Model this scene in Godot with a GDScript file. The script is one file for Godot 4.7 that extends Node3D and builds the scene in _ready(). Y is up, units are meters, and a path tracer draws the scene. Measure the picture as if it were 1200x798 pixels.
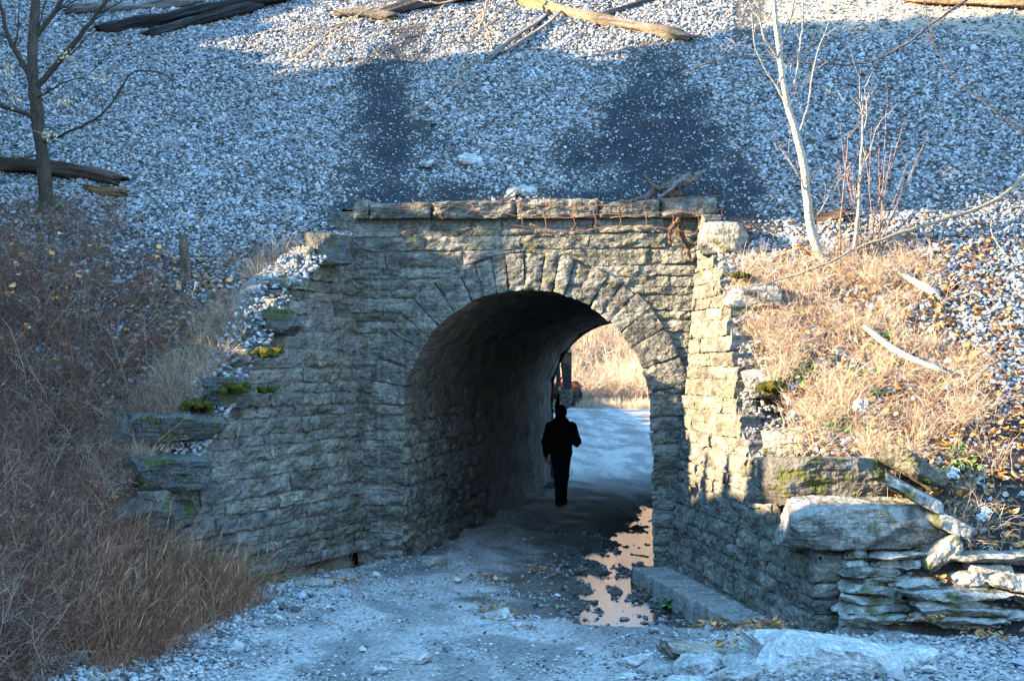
extends Node3D
# A stone arch underpass below a ballasted railway bank. x right, y up, z towards the viewer, metres.
# X, D: distance to the right of and ahead of the place where the viewer stands; S() turns them into a point.

class MB:
	var v := PackedVector3Array()
	var c := PackedColorArray()
	var ix := PackedInt32Array()
	func grid(nx: int, ny: int, base: int) -> void:
		for j in ny:
			for i in nx:
				var a := base + j * (nx + 1) + i
				var b := a + nx + 1
				ix.append(a); ix.append(b); ix.append(b + 1)
				ix.append(a); ix.append(b + 1); ix.append(a + 1)
	func tri(a: Vector3, b: Vector3, d: Vector3, col: Color) -> void:
		var k := v.size()
		v.append(a); v.append(b); v.append(d)
		c.append(col); c.append(col); c.append(col)
		ix.append(k); ix.append(k + 1); ix.append(k + 2)
	func quad(a: Vector3, b: Vector3, d: Vector3, e: Vector3, col: Color) -> void:
		tri(a, b, d, col); tri(a, d, e, col)
	func box(m: Vector3, s: Vector3, col: Color, bas := Basis.IDENTITY) -> void:
		var p := []
		for k in 8:
			p.append(m + bas * Vector3(s.x * (0.5 if k & 1 else -0.5), s.y * (0.5 if k & 2 else -0.5), s.z * (0.5 if k & 4 else -0.5)))
		for f in [[0, 2, 3, 1], [5, 7, 6, 4], [4, 6, 2, 0], [1, 3, 7, 5], [2, 6, 7, 3], [4, 0, 1, 5]]:
			quad(p[f[0]], p[f[1]], p[f[2]], p[f[3]], col)
	func tube(pts: PackedVector3Array, rads: PackedFloat32Array, sides: int, col: Color, col2 := Color(-1, 0, 0)) -> void:
		var n := pts.size()
		var base := v.size()
		var a := Vector3(0.31, 0.2, 0.93)
		for i in n:
			var t := (pts[mini(i + 1, n - 1)] - pts[maxi(i - 1, 0)]).normalized()
			a = a - t * a.dot(t)
			if a.length_squared() < 0.01:
				a = t.cross(Vector3(1, 0, 0)) if absf(t.x) < 0.8 else t.cross(Vector3(0, 1, 0))
			a = a.normalized()
			var b := t.cross(a)
			var cc := col if col2.r < 0.0 else col.lerp(col2, float(i) / (n - 1))
			for s in sides:
				var an := TAU * s / sides
				v.append(pts[i] + (a * cos(an) + b * sin(an)) * rads[i])
				c.append(cc)
		for i in n - 1:
			for s in sides:
				var p := base + i * sides + s
				var q := base + i * sides + (s + 1) % sides
				ix.append(p); ix.append(p + sides); ix.append(q + sides)
				ix.append(p); ix.append(q + sides); ix.append(q)
		for s in range(1, sides - 1):
			ix.append(base); ix.append(base + s + 1); ix.append(base + s)
			var e := base + (n - 1) * sides
			ix.append(e); ix.append(e + s); ix.append(e + s + 1)
	func mesh(flat := false) -> ArrayMesh:
		var arr := []
		arr.resize(Mesh.ARRAY_MAX)
		if flat:
			var fv := PackedVector3Array(); var fc := PackedColorArray(); var fn := PackedVector3Array()
			for k in range(0, ix.size(), 3):
				var a := v[ix[k]]; var b := v[ix[k + 1]]; var d := v[ix[k + 2]]
				var nn := (d - a).cross(b - a).normalized()
				for q in 3:
					fv.append(v[ix[k + q]]); fc.append(c[ix[k + q]]); fn.append(nn)
			arr[Mesh.ARRAY_VERTEX] = fv; arr[Mesh.ARRAY_COLOR] = fc; arr[Mesh.ARRAY_NORMAL] = fn
		else:
			var nn := PackedVector3Array()
			nn.resize(v.size())
			for k in range(0, ix.size(), 3):
				var i0 := ix[k]; var i1 := ix[k + 1]; var i2 := ix[k + 2]
				var f := (v[i2] - v[i0]).cross(v[i1] - v[i0])
				nn[i0] += f; nn[i1] += f; nn[i2] += f
			for k in nn.size():
				nn[k] = nn[k].normalized() if nn[k].length_squared() > 1e-20 else Vector3.UP
			arr[Mesh.ARRAY_VERTEX] = v; arr[Mesh.ARRAY_COLOR] = c; arr[Mesh.ARRAY_NORMAL] = nn; arr[Mesh.ARRAY_INDEX] = ix
		var am := ArrayMesh.new()
		am.add_surface_from_arrays(Mesh.PRIMITIVE_TRIANGLES, arr)
		return am

var N := FastNoiseLite.new()      # plain noise, one cycle per metre before scaling
var NF := FastNoiseLite.new()     # three octaves
var rng := RandomNumberGenerator.new()
var M := {}
var used := {}
const AX := 0.1805
const AC := 0.9836
const P0X := 0.17
const P0D := 18.0
const SUN_EL := 18.0
const ARCH_R := 1.59
const ARCH_V := 1.875
const RING := 0.5

func S(x: float, h: float, d: float) -> Vector3: return Vector3(x, h, -d)
func n2(x: float, y: float) -> float: return N.get_noise_2d(x, y)
func nf2(x: float, y: float) -> float: return NF.get_noise_2d(x, y)
func sst(a: float, b: float, x: float) -> float: return smoothstep(a, b, x)
func hash1(x: float) -> float:
	var s := sin(x * 127.1 + 11.7) * 43758.5453
	return s - floor(s)
func rr(a: float, b: float) -> float: return rng.randf_range(a, b)
func gray(g: float, warm := 0.0) -> Color: return Color(g * (1 + warm), g, g * (1 - warm))

func numbered(called: String) -> String:
	if not used.has(called):
		used[called] = 0
		return called
	used[called] += 1
	return "%s_%03d" % [called, used[called]]
func tag(o: Node3D, label := "", category := "", group := "", kind := "") -> Node3D:
	if label: o.set_meta("label", label)
	if category: o.set_meta("category", category)
	if group: o.set_meta("group", group)
	if kind: o.set_meta("kind", kind)
	elif category: o.set_meta("kind", "thing")
	return o
func thing(called: String, label: String, category: String, at := Vector3.ZERO, turn := 0.0, group := "") -> Node3D:
	var o := Node3D.new()
	o.name = numbered(called)
	add_child(o)
	o.position = at
	o.rotation.y = turn
	return tag(o, label, category, group)
func part(parent: Node3D, called: String, mesh: Mesh, mat: Material) -> MeshInstance3D:
	var o := MeshInstance3D.new()
	o.name = numbered(called) if parent == self else called
	o.mesh = mesh
	o.material_override = mat
	parent.add_child(o, true)
	return o

# ---------------------------------------------------------------- materials
func noise_tex(freq: float, oct: int, lo: float, hi: float, size := 512, seed_ := 1, kind := FastNoiseLite.TYPE_SIMPLEX_SMOOTH) -> ImageTexture:
	var f := FastNoiseLite.new()
	f.seed = seed_; f.noise_type = kind; f.frequency = freq
	f.fractal_type = FastNoiseLite.FRACTAL_FBM; f.fractal_octaves = oct; f.fractal_gain = 0.58
	var im := f.get_seamless_image(size, size, false, false, 0.15)
	im.convert(Image.FORMAT_RGB8)
	if lo > 0.0 or hi < 1.0:
		for y in size:
			for x in size:
				var g := lerpf(lo, hi, im.get_pixel(x, y).r)
				im.set_pixel(x, y, Color(g, g, g))
	im.generate_mipmaps()
	return ImageTexture.create_from_image(im)
func mat(called: String, rough: float, alb: Texture2D, relief: Texture2D, depth_cm: float, scale: Vector3, spec := 0.3) -> StandardMaterial3D:
	var m := StandardMaterial3D.new()
	m.resource_name = called
	m.vertex_color_use_as_albedo = true
	m.roughness = rough
	m.metallic_specular = spec
	m.cull_mode = BaseMaterial3D.CULL_DISABLED
	if alb:
		m.albedo_texture = alb
	if relief:
		m.heightmap_enabled = true
		m.heightmap_texture = relief
		m.heightmap_scale = depth_cm
	if alb or relief:
		m.uv1_triplanar = true
		m.uv1_world_triplanar = true
		m.uv1_scale = scale
	M[called] = m
	return m
func make_materials() -> void:
	var grain := noise_tex(0.02, 5, 0.55, 1.0, 512, 3)
	var fine := noise_tex(0.05, 4, 0.7, 1.0, 256, 9)
	var bump := noise_tex(0.015, 6, 0.0, 1.0, 512, 5)
	var bumpf := noise_tex(0.06, 4, 0.0, 1.0, 256, 6)
	mat("rock", 0.95, grain, bump, 4.5, Vector3(1.3, 1.8, 1.3))
	mat("lining", 0.95, grain, bump, 6.0, Vector3(1.1, 1.6, 1.1))
	mat("slab", 0.95, grain, bump, 4.0, Vector3(1.9, 2.0, 1.9))
	mat("ballast", 0.9, fine, null, 0.0, Vector3(6, 6, 6))
	mat("soil", 0.97, grain, bumpf, 3.0, Vector3(1.7, 1.7, 1.7))
	mat("road", 0.93, grain, bumpf, 3.2, Vector3(1.7, 1.7, 1.7))
	mat("concrete", 0.92, grain, bump, 1.5, Vector3(1.5, 1.5, 1.5))
	mat("wood", 0.9, grain, bump, 2.5, Vector3(1.2, 5.0, 1.2))
	mat("bark", 0.93, grain, bump, 2.5, Vector3(5, 2.0, 5))
	mat("stalk", 0.85, null, null, 0.0, Vector3.ONE)
	mat("leaf", 0.75, null, null, 0.0, Vector3.ONE)
	M.leaf.backlight_enabled = true
	M.leaf.backlight = Color(0.35, 0.35, 0.35)
	mat("green", 0.8, null, null, 0.0, Vector3.ONE)
	mat("moss", 1.0, fine, bumpf, 3.0, Vector3(7, 7, 7), 0.1)
	mat("rust", 0.8, null, null, 0.0, Vector3.ONE)
	mat("cloth", 0.95, fine, null, 0.0, Vector3(4, 4, 4), 0.15)
	mat("paint", 0.7, noise_tex(0.02, 4, 0.15, 1.0, 256, 21), null, 0.0, Vector3(1.5, 1.5, 1.5))
	mat("plastic", 0.4, null, null, 0.0, Vector3.ONE, 0.5)
	var w := StandardMaterial3D.new()
	w.resource_name = "puddle_water"
	w.albedo_color = Color(0.13, 0.11, 0.085)
	w.roughness = 0.13
	w.metallic_specular = 0.26
	w.normal_enabled = false
	M["water"] = w

# ---------------------------------------------------------------- the lie of the land
func along(x: float, d: float) -> float: return (x - P0X) * AX + (d - P0D) * AC       # into the tunnel from the portal face
func across(x: float, d: float) -> float: return (x - P0X) * AC - (d - P0D) * AX      # to the right along the portal face
func from_ua(u: float, a: float) -> Vector2: return Vector2(P0X + u * AC + a * AX, P0D - u * AX + a * AC)
func wing_left_x(d: float) -> float: return -1.87 - 0.393 * (18.35 - d)
func wing_right_x(d: float) -> float: return 1.9 + 0.114 * (17.3 - d)
func road_mid(d: float) -> float:
	return 0.17 + 0.1835 * (d - 18.0) if d > 18.0 else 0.17 + 0.06 * (d - 18.0)
func emb_h(x: float, d: float) -> float:
	var a := along(x, d)
	var u := across(x, d)
	var h := 4.55 + 0.72 * (a - 0.25)
	h = minf(h, 9.08 + 0.6 * sst(-2.5, -7.0, u) + 0.5 * sst(-7.0, -10.0, u))
	if a > 6.5: h = minf(h, 4.75 + 1.0 * (12.3 - a))
	h += 0.30 * exp(-pow((u - 4.2) / 1.6, 2.0) - pow((a + 4.6) / 1.1, 2.0))
	h += 0.05 * n2(u * 0.5 + 7.0, a * 0.5) + 0.025 * n2(u * 2.0, a * 2.0 + 9.0)
	return h
func bank_h(x: float, d: float) -> float:
	var t := -2.75 - x + 0.25 * n2(d * 0.5, 3.0)
	if t <= 0.0: return 0.0
	t = t * t / (t + 0.5)
	return minf(0.62 * t, 5.6 + 0.3 * n2(x * 0.12, d * 0.12) + 0.02 * t)
func road_h(x: float, d: float) -> float:
	var h := 0.0
	if d < 17.0: h = 0.045 * (17.0 - d)
	if d > 32.0: h = 0.026 * (d - 32.0)
	var u := x - road_mid(d)
	var wv := 0.5 * nf2(x * 1.1 + 3.0, d * 0.6) + 0.12 * nf2(x * 5.0, d * 4.0)
	var dip := sst(0.15, 1.0, u + 0.6 * wv) * sst(12.2, 13.9, d + 2.6 * wv) * (1.0 - sst(26.0, 29.5, d))
	h = lerpf(h, -0.185, dip) + dip * (0.085 * nf2(x * 1.5 + 30.0, d * 0.75) + 0.085 * nf2(x * 5.0, d * 2.2 + 8.0))
	h += 0.05 * sst(0.6, -0.6, u)
	if d > 13.8 and d < 30.0:
		var wl := wing_left_x(d) if d < 18.3 else road_mid(d) - 1.62
		h -= 0.26 * sst(0.5, 0.1, x - wl) * sst(13.8, 15.5, d) * (0.6 + 0.6 * n2(d * 1.1, 5.0))
	h += 0.04 * nf2(x * 0.55, d * 0.45) + 0.012 * nf2(x * 2.2 + 4.0, d * 2.2)
	return h
func ground_h(x: float, d: float) -> float:
	var h := road_h(x, d)
	if d < 14.6 or x < wing_left_x(d) - 0.3:
		var b := bank_h(x, d)
		if d > 13.6 and x > wing_left_x(d) - 0.4: b *= sst(14.6, 13.6, d)
		h += b
	if d < 13.0 and x > 0.9:
		h += 0.12 * sst(0.9, 2.0, x) * sst(12.2, 10.8, d)
	if d > 62.0:
		h += 0.42 * (d - 62.0) * (d - 62.0) / (d - 62.0 + 4.0)
	return h
func in_corridor(x: float, d: float) -> bool:
	var a := along(x, d)
	if a > 11.9: return absf(across(x, d)) < 2.6
	if a > 0.22: return false
	if d < 10.5: return false
	return x > wing_left_x(d) - 0.42 and x < wing_right_x(d) + 0.5
func surface_h(x: float, d: float) -> float:
	var g := ground_h(x, d)
	if along(x, d) < 14.0 and not in_corridor(x, d):
		return maxf(g, emb_h(x, d))
	return g
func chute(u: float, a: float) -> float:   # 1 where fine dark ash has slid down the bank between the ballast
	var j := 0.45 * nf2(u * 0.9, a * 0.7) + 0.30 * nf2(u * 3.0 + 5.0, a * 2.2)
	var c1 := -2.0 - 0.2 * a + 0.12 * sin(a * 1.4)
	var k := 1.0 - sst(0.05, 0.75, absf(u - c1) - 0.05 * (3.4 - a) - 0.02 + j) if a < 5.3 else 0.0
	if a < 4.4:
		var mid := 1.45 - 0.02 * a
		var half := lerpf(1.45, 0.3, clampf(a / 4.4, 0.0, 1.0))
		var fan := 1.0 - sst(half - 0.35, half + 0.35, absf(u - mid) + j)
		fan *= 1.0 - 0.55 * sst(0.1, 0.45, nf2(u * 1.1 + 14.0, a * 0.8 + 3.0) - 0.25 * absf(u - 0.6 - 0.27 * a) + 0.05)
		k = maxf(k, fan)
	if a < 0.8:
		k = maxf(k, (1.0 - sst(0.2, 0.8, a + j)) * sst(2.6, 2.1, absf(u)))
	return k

func col_road(x: float, d: float) -> Color:
	var u := x - road_mid(d)
	var c := Color(0.50, 0.475, 0.43)
	c = c.lerp(Color(0.36, 0.335, 0.30), sst(-0.1, 0.4, nf2(x * 1.2, d * 0.45 if d < 28.0 else 28.0 * 0.45 + (d - 28.0) * 0.08)))
	var fine := nf2(x * 5.0 + 3.0, d * 5.0)
	c = c * (1.0 + 0.28 * fine)
	# wheel tracks run along the whole road
	var bend := 0.0 if d < 30.0 else 0.10 * (d - 30.0) - 0.0035 * (d - 30.0) * (d - 30.0) - 0.1835 * (d - 30.0)
	var w := u - bend
	var track := exp(-pow((absf(w + 0.15 * nf2(d * 0.3, 2.0)) - 0.72) / 0.24, 2.0)) + 0.7 * exp(-pow((w + 0.1 * nf2(d * 0.4, 9.0) + 1.5) / 0.12, 2.0))
	c = c.lerp(Color(0.24, 0.23, 0.215), 0.6 * clampf(track, 0.0, 1.0) * (0.65 + 0.6 * nf2(x * 3.0, d * 0.35)))
	# smeared tyre tracks, damp mud, and wet silt round the puddle
	var smear := sst(0.02, 0.22, nf2(x * 1.0 + 0.25 * d + 20.0, d * 0.3) + 0.12 * fine)
	c = c.lerp(Color(0.17, 0.165, 0.155), 0.7 * smear)
	var wet := sst(-0.5, 0.15, u + 0.7 * nf2(x * 1.3, d * 0.9) + 0.2 * fine) * sst(12.6, 14.0, d + 0.8 * nf2(x, d)) * (1.0 - sst(26.0, 29.0, d))
	c = c.lerp(Color(0.085, 0.075, 0.062), 0.85 * wet)
	if x < -2.5:
		c = c.lerp(Color(0.10, 0.075, 0.055) * (1.0 + 0.4 * fine), sst(-2.6, -3.1, x + 0.3 * nf2(x * 2.0, d * 2.0)))
	if d > 33.0:
		var off: float = absf(x - (3.0 + 0.02 * (d - 33.0))) - 4.0
		c = c.lerp(Color(0.30, 0.22, 0.12) * (1.0 + 0.5 * fine), sst(-0.4, 0.6, off + 0.5 * fine))
	return Color(c.r, c.g, c.b)

func sheet(xs: PackedFloat32Array, ds: PackedFloat32Array, hf: Callable, cf: Callable) -> ArrayMesh:
	var mb := MB.new()
	var nx := xs.size(); var nd := ds.size()
	for j in nd:
		for i in nx:
			mb.v.append(S(xs[i], hf.call(xs[i], ds[j]), ds[j]))
			mb.c.append(cf.call(xs[i], ds[j]))
	for j in nd - 1:
		for i in nx - 1:
			var a := j * nx + i
			mb.ix.append_array(PackedInt32Array([a, a + nx, a + nx + 1, a, a + nx + 1, a + 1]))
	return mb.mesh()
func steps(stops: Array) -> PackedFloat32Array:   # [from, cell, to, cell, to ...]
	var o := PackedFloat32Array([stops[0]])
	for k in range(1, stops.size(), 2):
		var from: float = o[o.size() - 1]
		var n := int(ceil((stops[k + 1] - from) / stops[k]))
		for q in n: o.append(lerpf(from, stops[k + 1], float(q + 1) / n))
	return o

func build_land() -> void:
	var xs := steps([-60.0, 4.0, -14.0, 0.8, -7.0, 0.1, -3.4, 0.06, 4.6, 0.2, 8.0, 1.5, 26.0, 6.0, 60.0])
	var ds := steps([-12.0, 1.5, 7.5, 0.06, 22.0, 0.09, 32.0, 0.5, 60.0, 1.0, 100.0])
	tag(part(self, "ground", sheet(xs, ds, ground_h, col_road), M.road), "", "", "", "structure")
	var far := MB.new()
	far.quad(S(-600, -0.9, -300), S(-600, -0.9, 900), S(600, -0.9, 900), S(600, -0.9, -300), Color(0.18, 0.14, 0.09))
	tag(part(self, "terrain", far.mesh(), M.soil), "", "", "", "structure")
	# the railway bank, on a grid along and across the line
	var us := steps([-40.0, 1.5, -10.0, 0.3, -8.5, 0.09, 8.5, 0.3, 12.0, 1.5, 40.0])
	var ass := steps([-8.0, 0.1, 6.9, 0.5, 22.0])
	var mb := MB.new()
	for a in ass:
		for u in us:
			var p := from_ua(u, a)
			mb.v.append(S(p.x, emb_h(p.x, p.y), p.y))
			var k := chute(u, a)
			var f := nf2(u * 3.0, a * 3.0)
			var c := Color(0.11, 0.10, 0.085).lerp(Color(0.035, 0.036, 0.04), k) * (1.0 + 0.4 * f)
			if a < -0.3:
				c = c.lerp(Color(0.10, 0.075, 0.055) * (1.0 + 0.5 * f), sst(-0.3, -1.0, a))
				c = c.lerp(Color(0.045, 0.04, 0.038), sst(4.2, 5.0, u + 0.4 * f) * sst(-2.6, -3.4, a + f))
			if u > 3.0 and a > 4.0:
				c = c.lerp(Color(0.40, 0.34, 0.26), sst(3.8, 4.6, a + 0.12 * (u - 4.5) + 0.8 * f))
			mb.c.append(Color(c.r, c.g, c.b))
	for j in ass.size() - 1:
		for i in us.size() - 1:
			var p := from_ua(0.5 * (us[i] + us[i + 1]), 0.5 * (ass[j] + ass[j + 1]))
			if in_corridor(p.x, p.y): continue
			var q := j * us.size() + i
			mb.ix.append_array(PackedInt32Array([q, q + us.size(), q + us.size() + 1, q, q + us.size() + 1, q + 1]))
	tag(part(self, "railway_embankment", mb.mesh(), M.soil), "", "", "", "structure")
	# puddle
	var pu := MB.new()
	var wl := -0.14
	pu.quad(S(-0.9, wl, 11.2), S(1.2, wl, 30.0), S(4.3, wl, 30.0), S(2.6, wl, 11.2), Color.WHITE)
	tag(part(self, "puddle_water", pu.mesh(), M.water), "", "", "", "structure")

# ---------------------------------------------------------------- loose stone
func pebble_mesh(seed_: int, flatness: float) -> ArrayMesh:
	rng.seed = seed_
	var t := (1.0 + sqrt(5.0)) / 2.0
	var p := [Vector3(-1, t, 0), Vector3(1, t, 0), Vector3(-1, -t, 0), Vector3(1, -t, 0), Vector3(0, -1, t), Vector3(0, 1, t), Vector3(0, -1, -t), Vector3(0, 1, -t), Vector3(t, 0, -1), Vector3(t, 0, 1), Vector3(-t, 0, -1), Vector3(-t, 0, 1)]
	var f := [0, 11, 5, 0, 5, 1, 0, 1, 7, 0, 7, 10, 0, 10, 11, 1, 5, 9, 5, 11, 4, 11, 10, 2, 10, 7, 6, 7, 1, 8, 3, 9, 4, 3, 4, 2, 3, 2, 6, 3, 6, 8, 3, 8, 9, 4, 9, 5, 2, 4, 11, 6, 2, 10, 8, 6, 7, 9, 8, 1]
	var mb := MB.new()
	for q in p:
		var d: Vector3 = q.normalized() * rr(0.30, 0.60)
		mb.v.append(Vector3(d.x * rr(0.95, 1.2), d.y * flatness, d.z))
		mb.c.append(Color.WHITE)
	for k in range(0, f.size(), 3):
		mb.ix.append(f[k]); mb.ix.append(f[k + 2]); mb.ix.append(f[k + 1])
	return mb.mesh(true)
func scatter(parent: Node3D, called: String, mesh: Mesh, mt: Material, xf: Array, cols: Array) -> MultiMeshInstance3D:
	var mm := MultiMesh.new()
	mm.transform_format = MultiMesh.TRANSFORM_3D
	mm.use_colors = true
	mm.mesh = mesh
	mm.instance_count = xf.size()
	for k in xf.size():
		mm.set_instance_transform(k, xf[k])
		mm.set_instance_color(k, cols[k])
	var o := MultiMeshInstance3D.new()
	o.name = numbered(called) if parent == self else called
	o.multimesh = mm
	o.material_override = mt
	parent.add_child(o, true)
	return o
func rand_basis(s: float, tilt := TAU) -> Basis:
	return Basis(Vector3(rr(-1, 1), rr(-1, 1), rr(-1, 1)).normalized(), rr(0, tilt)) * Basis(Vector3.UP, rr(0, TAU)) * Basis.from_scale(Vector3(s, s, s))
func stone_col() -> Color:
	var t := rng.randf()
	var g := 0.19 + 0.32 * pow(t, 1.7)
	var w := rr(-0.07, 0.05)
	if rng.randf() < 0.10: w = 0.18
	if rng.randf() < 0.17: g = rr(0.07, 0.14)
	return Color(g * (1.0 + w), g, g * (1.0 - w))
func build_ballast() -> void:
	var meshes := [pebble_mesh(11, 0.62), pebble_mesh(12, 0.75), pebble_mesh(13, 0.55), pebble_mesh(14, 0.8)]
	rng.seed = 77
	var xf := [[], [], [], []]
	var cl := [[], [], [], []]
	for k in 320000:
		var u := rr(-13.0, 8.6)
		var a := rr(-5.6, 8.2)
		var p := from_ua(u, a)
		if in_corridor(p.x, p.y): continue
		if absf(p.x) > 0.375 * p.y + 0.5: continue
		var h := emb_h(p.x, p.y)
		if a < -1.0 and h < ground_h(p.x, p.y) + 0.02: continue
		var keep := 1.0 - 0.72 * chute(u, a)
		if u < 0.0 and a < 0.6:
			keep *= 1.0 - 0.62 * sst(-5.4 + 1.4 * maxf(0.0, 0.3 - a), -6.2 + 1.4 * maxf(0.0, 0.3 - a), u + 0.6 * n2(u, a))
			keep *= 1.0 - 0.45 * sst(-0.8, -2.0, a)
		if u > 0.0 and a < -0.6 and u < 4.4 - 0.3 * a:
			keep *= 1.0 - 0.65 * sst(-0.5, -1.3, a + 0.5 * n2(u * 1.2, a))
		if u > 4.0 and a < -2.8:
			keep *= 1.0 - 0.75 * sst(-2.8, -3.5, a + 0.9 * n2(u * 1.1, a * 1.1))
		if u > 2.5 and a > 3.6:
			keep *= 1.0 - 0.85 * sst(4.0, 4.7, a + 0.12 * (u - 4.5) + 0.9 * nf2(u * 1.3, a * 1.3))
		if rng.randf() > keep: continue
		var s := 0.034 + 0.05 * rng.randf() * rng.randf() + 0.015 * rng.randf()
		if rng.randf() < 0.012: s *= 1.7
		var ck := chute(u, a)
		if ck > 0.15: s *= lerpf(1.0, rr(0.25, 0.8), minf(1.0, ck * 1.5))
		var q := rng.randi() % 4
		xf[q].append(Transform3D(rand_basis(s, 1.2), S(p.x, h + s * rr(-0.1, 0.32), p.y)))
		cl[q].append(stone_col())
	for k in 9000:
		var left := k % 2 == 0
		var d := rr(14.5, 18.1) if left else rr(12.6, 17.0)
		var x := wing_left_x(d) - rr(0.03, 0.6) if left else wing_right_x(d) + rr(0.06, 0.7)
		var h := wall_top_left((d - 14.25) / 0.931) if left else wall_top_right((17.3 - d) / 0.9936)
		if not left: x += 0.1 * h
		if rng.randf() > (0.3 if left else 0.6): continue
		var s := rr(0.03, 0.08)
		var q := rng.randi() % 4
		xf[q].append(Transform3D(rand_basis(s, 1.2), S(x, h - 0.06 + s * rr(-0.2, 0.3), d)))
		cl[q].append(stone_col())
	var o := Node3D.new()
	o.name = "ballast_gravel"
	add_child(o)
	tag(o, "blue grey crushed stone ballast covering the railway bank above the arch", "gravel", "", "stuff")
	for q in 4:
		tag(scatter(o, "crushed_stone", meshes[q], M.ballast, xf[q], cl[q]), "", "", "", "stuff")
	# grit and chips on the roadway
	xf = [[], [], [], []]; cl = [[], [], [], []]
	rng.seed = 78
	for k in 110000:
		var d := 8.6 + 22.0 * pow(rng.randf(), 1.7)
		var x := rr(-4.0, 4.2)
		if d > 12.0 and x > wing_right_x(d) - 0.05: continue
		if d > 14.3 and d < 18.3 and x < wing_left_x(d) + 0.02: continue
		var u := x - road_mid(d)
		if d > 18.2 and absf(u) > 1.55: continue
		var edge := sst(-1.3, -2.3, u + 0.3 * n2(x, d)) * sst(19.0, 14.0, d)
		edge = maxf(edge, 0.35 * sst(-1.15, -1.45, u) * sst(14.0, 16.0, d))
		edge = maxf(edge, 0.45 * sst(0.7, 1.6, u) * sst(12.6, 11.0, d))
		var patch := sst(0.05, 0.4, nf2(x * 0.9 + 9.0, d * 0.5)) * sst(19.0, 15.0, d)
		var silt := sst(0.15, 0.6, u) * sst(12.8, 13.8, d) * (1.0 - sst(24.0, 27.0, d)) * sst(-0.15, 0.25, nf2(x * 2.0 + 60.0, d * 1.2))
		if rng.randf() > 0.09 + 0.9 * edge + 0.45 * patch + 0.5 * silt: continue
		var s := 0.009 + 0.03 * pow(rng.randf(), 2.5) + 0.045 * edge * pow(rng.randf(), 4.0)
		if rng.randf() < 0.004: s = rr(0.08, 0.14)
		if silt > 0.2: s = 0.02 + 0.06 * pow(rng.randf(), 2.0)
		var q := rng.randi() % 4
		xf[q].append(Transform3D(rand_basis(s, 0.6), S(x, ground_h(x, d) + s * 0.25, d)))
		var g := rr(0.22, 0.5) if rng.randf() < 0.75 else rr(0.06, 0.18)
		if silt > 0.2: g *= 0.5
		cl[q].append(gray(g, rr(-0.04, 0.1)))
	o = Node3D.new()
	o.name = "road_gravel"
	add_child(o)
	tag(o, "pale chips and grit strewn along the road edges", "gravel", "", "stuff")
	for q in 4:
		tag(scatter(o, "stone_chip", meshes[q], M.ballast, xf[q], cl[q]), "", "", "", "stuff")

# ---------------------------------------------------------------- masonry
func col_stone(u: float, v: float, base: Color, seed_: float) -> Color:
	var c := base * (1.0 + 0.30 * nf2(u * 3.0 + seed_, v * 6.0) + 0.16 * n2(u * 14.0, v * 30.0))
	var dark := sst(0.0, 0.34, nf2(u * 1.0 + 31.0, v * 1.5 + seed_ * 0.3)) * (0.6 + 0.4 * n2(u * 9.0, v * 9.0))
	c = c.lerp(Color(0.065, 0.06, 0.054), 0.82 * dark)
	var run := sst(0.08, 0.36, nf2(u * 2.1 + 90.0, v * 0.5 + 7.0)) * (0.6 + 0.5 * n2(u * 12.0, v * 5.0))
	c = c.lerp(Color(0.085, 0.082, 0.07), 0.6 * run)
	var pale := sst(0.12, 0.42, nf2(u * 1.7 + 77.0, v * 3.4)) * (0.7 + 0.5 * n2(u * 11.0, v * 16.0))
	c = c.lerp(Color(0.50, 0.46, 0.38), 0.45 * pale)
	var lichen := sst(0.34, 0.5, nf2(u * 4.0 + 13.0, v * 4.0 + 51.0))
	c = c.lerp(Color(0.16, 0.17, 0.06), 0.5 * lichen)
	return Color(maxf(c.r, 0.02), maxf(c.g, 0.02), maxf(c.b, 0.02))
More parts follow.
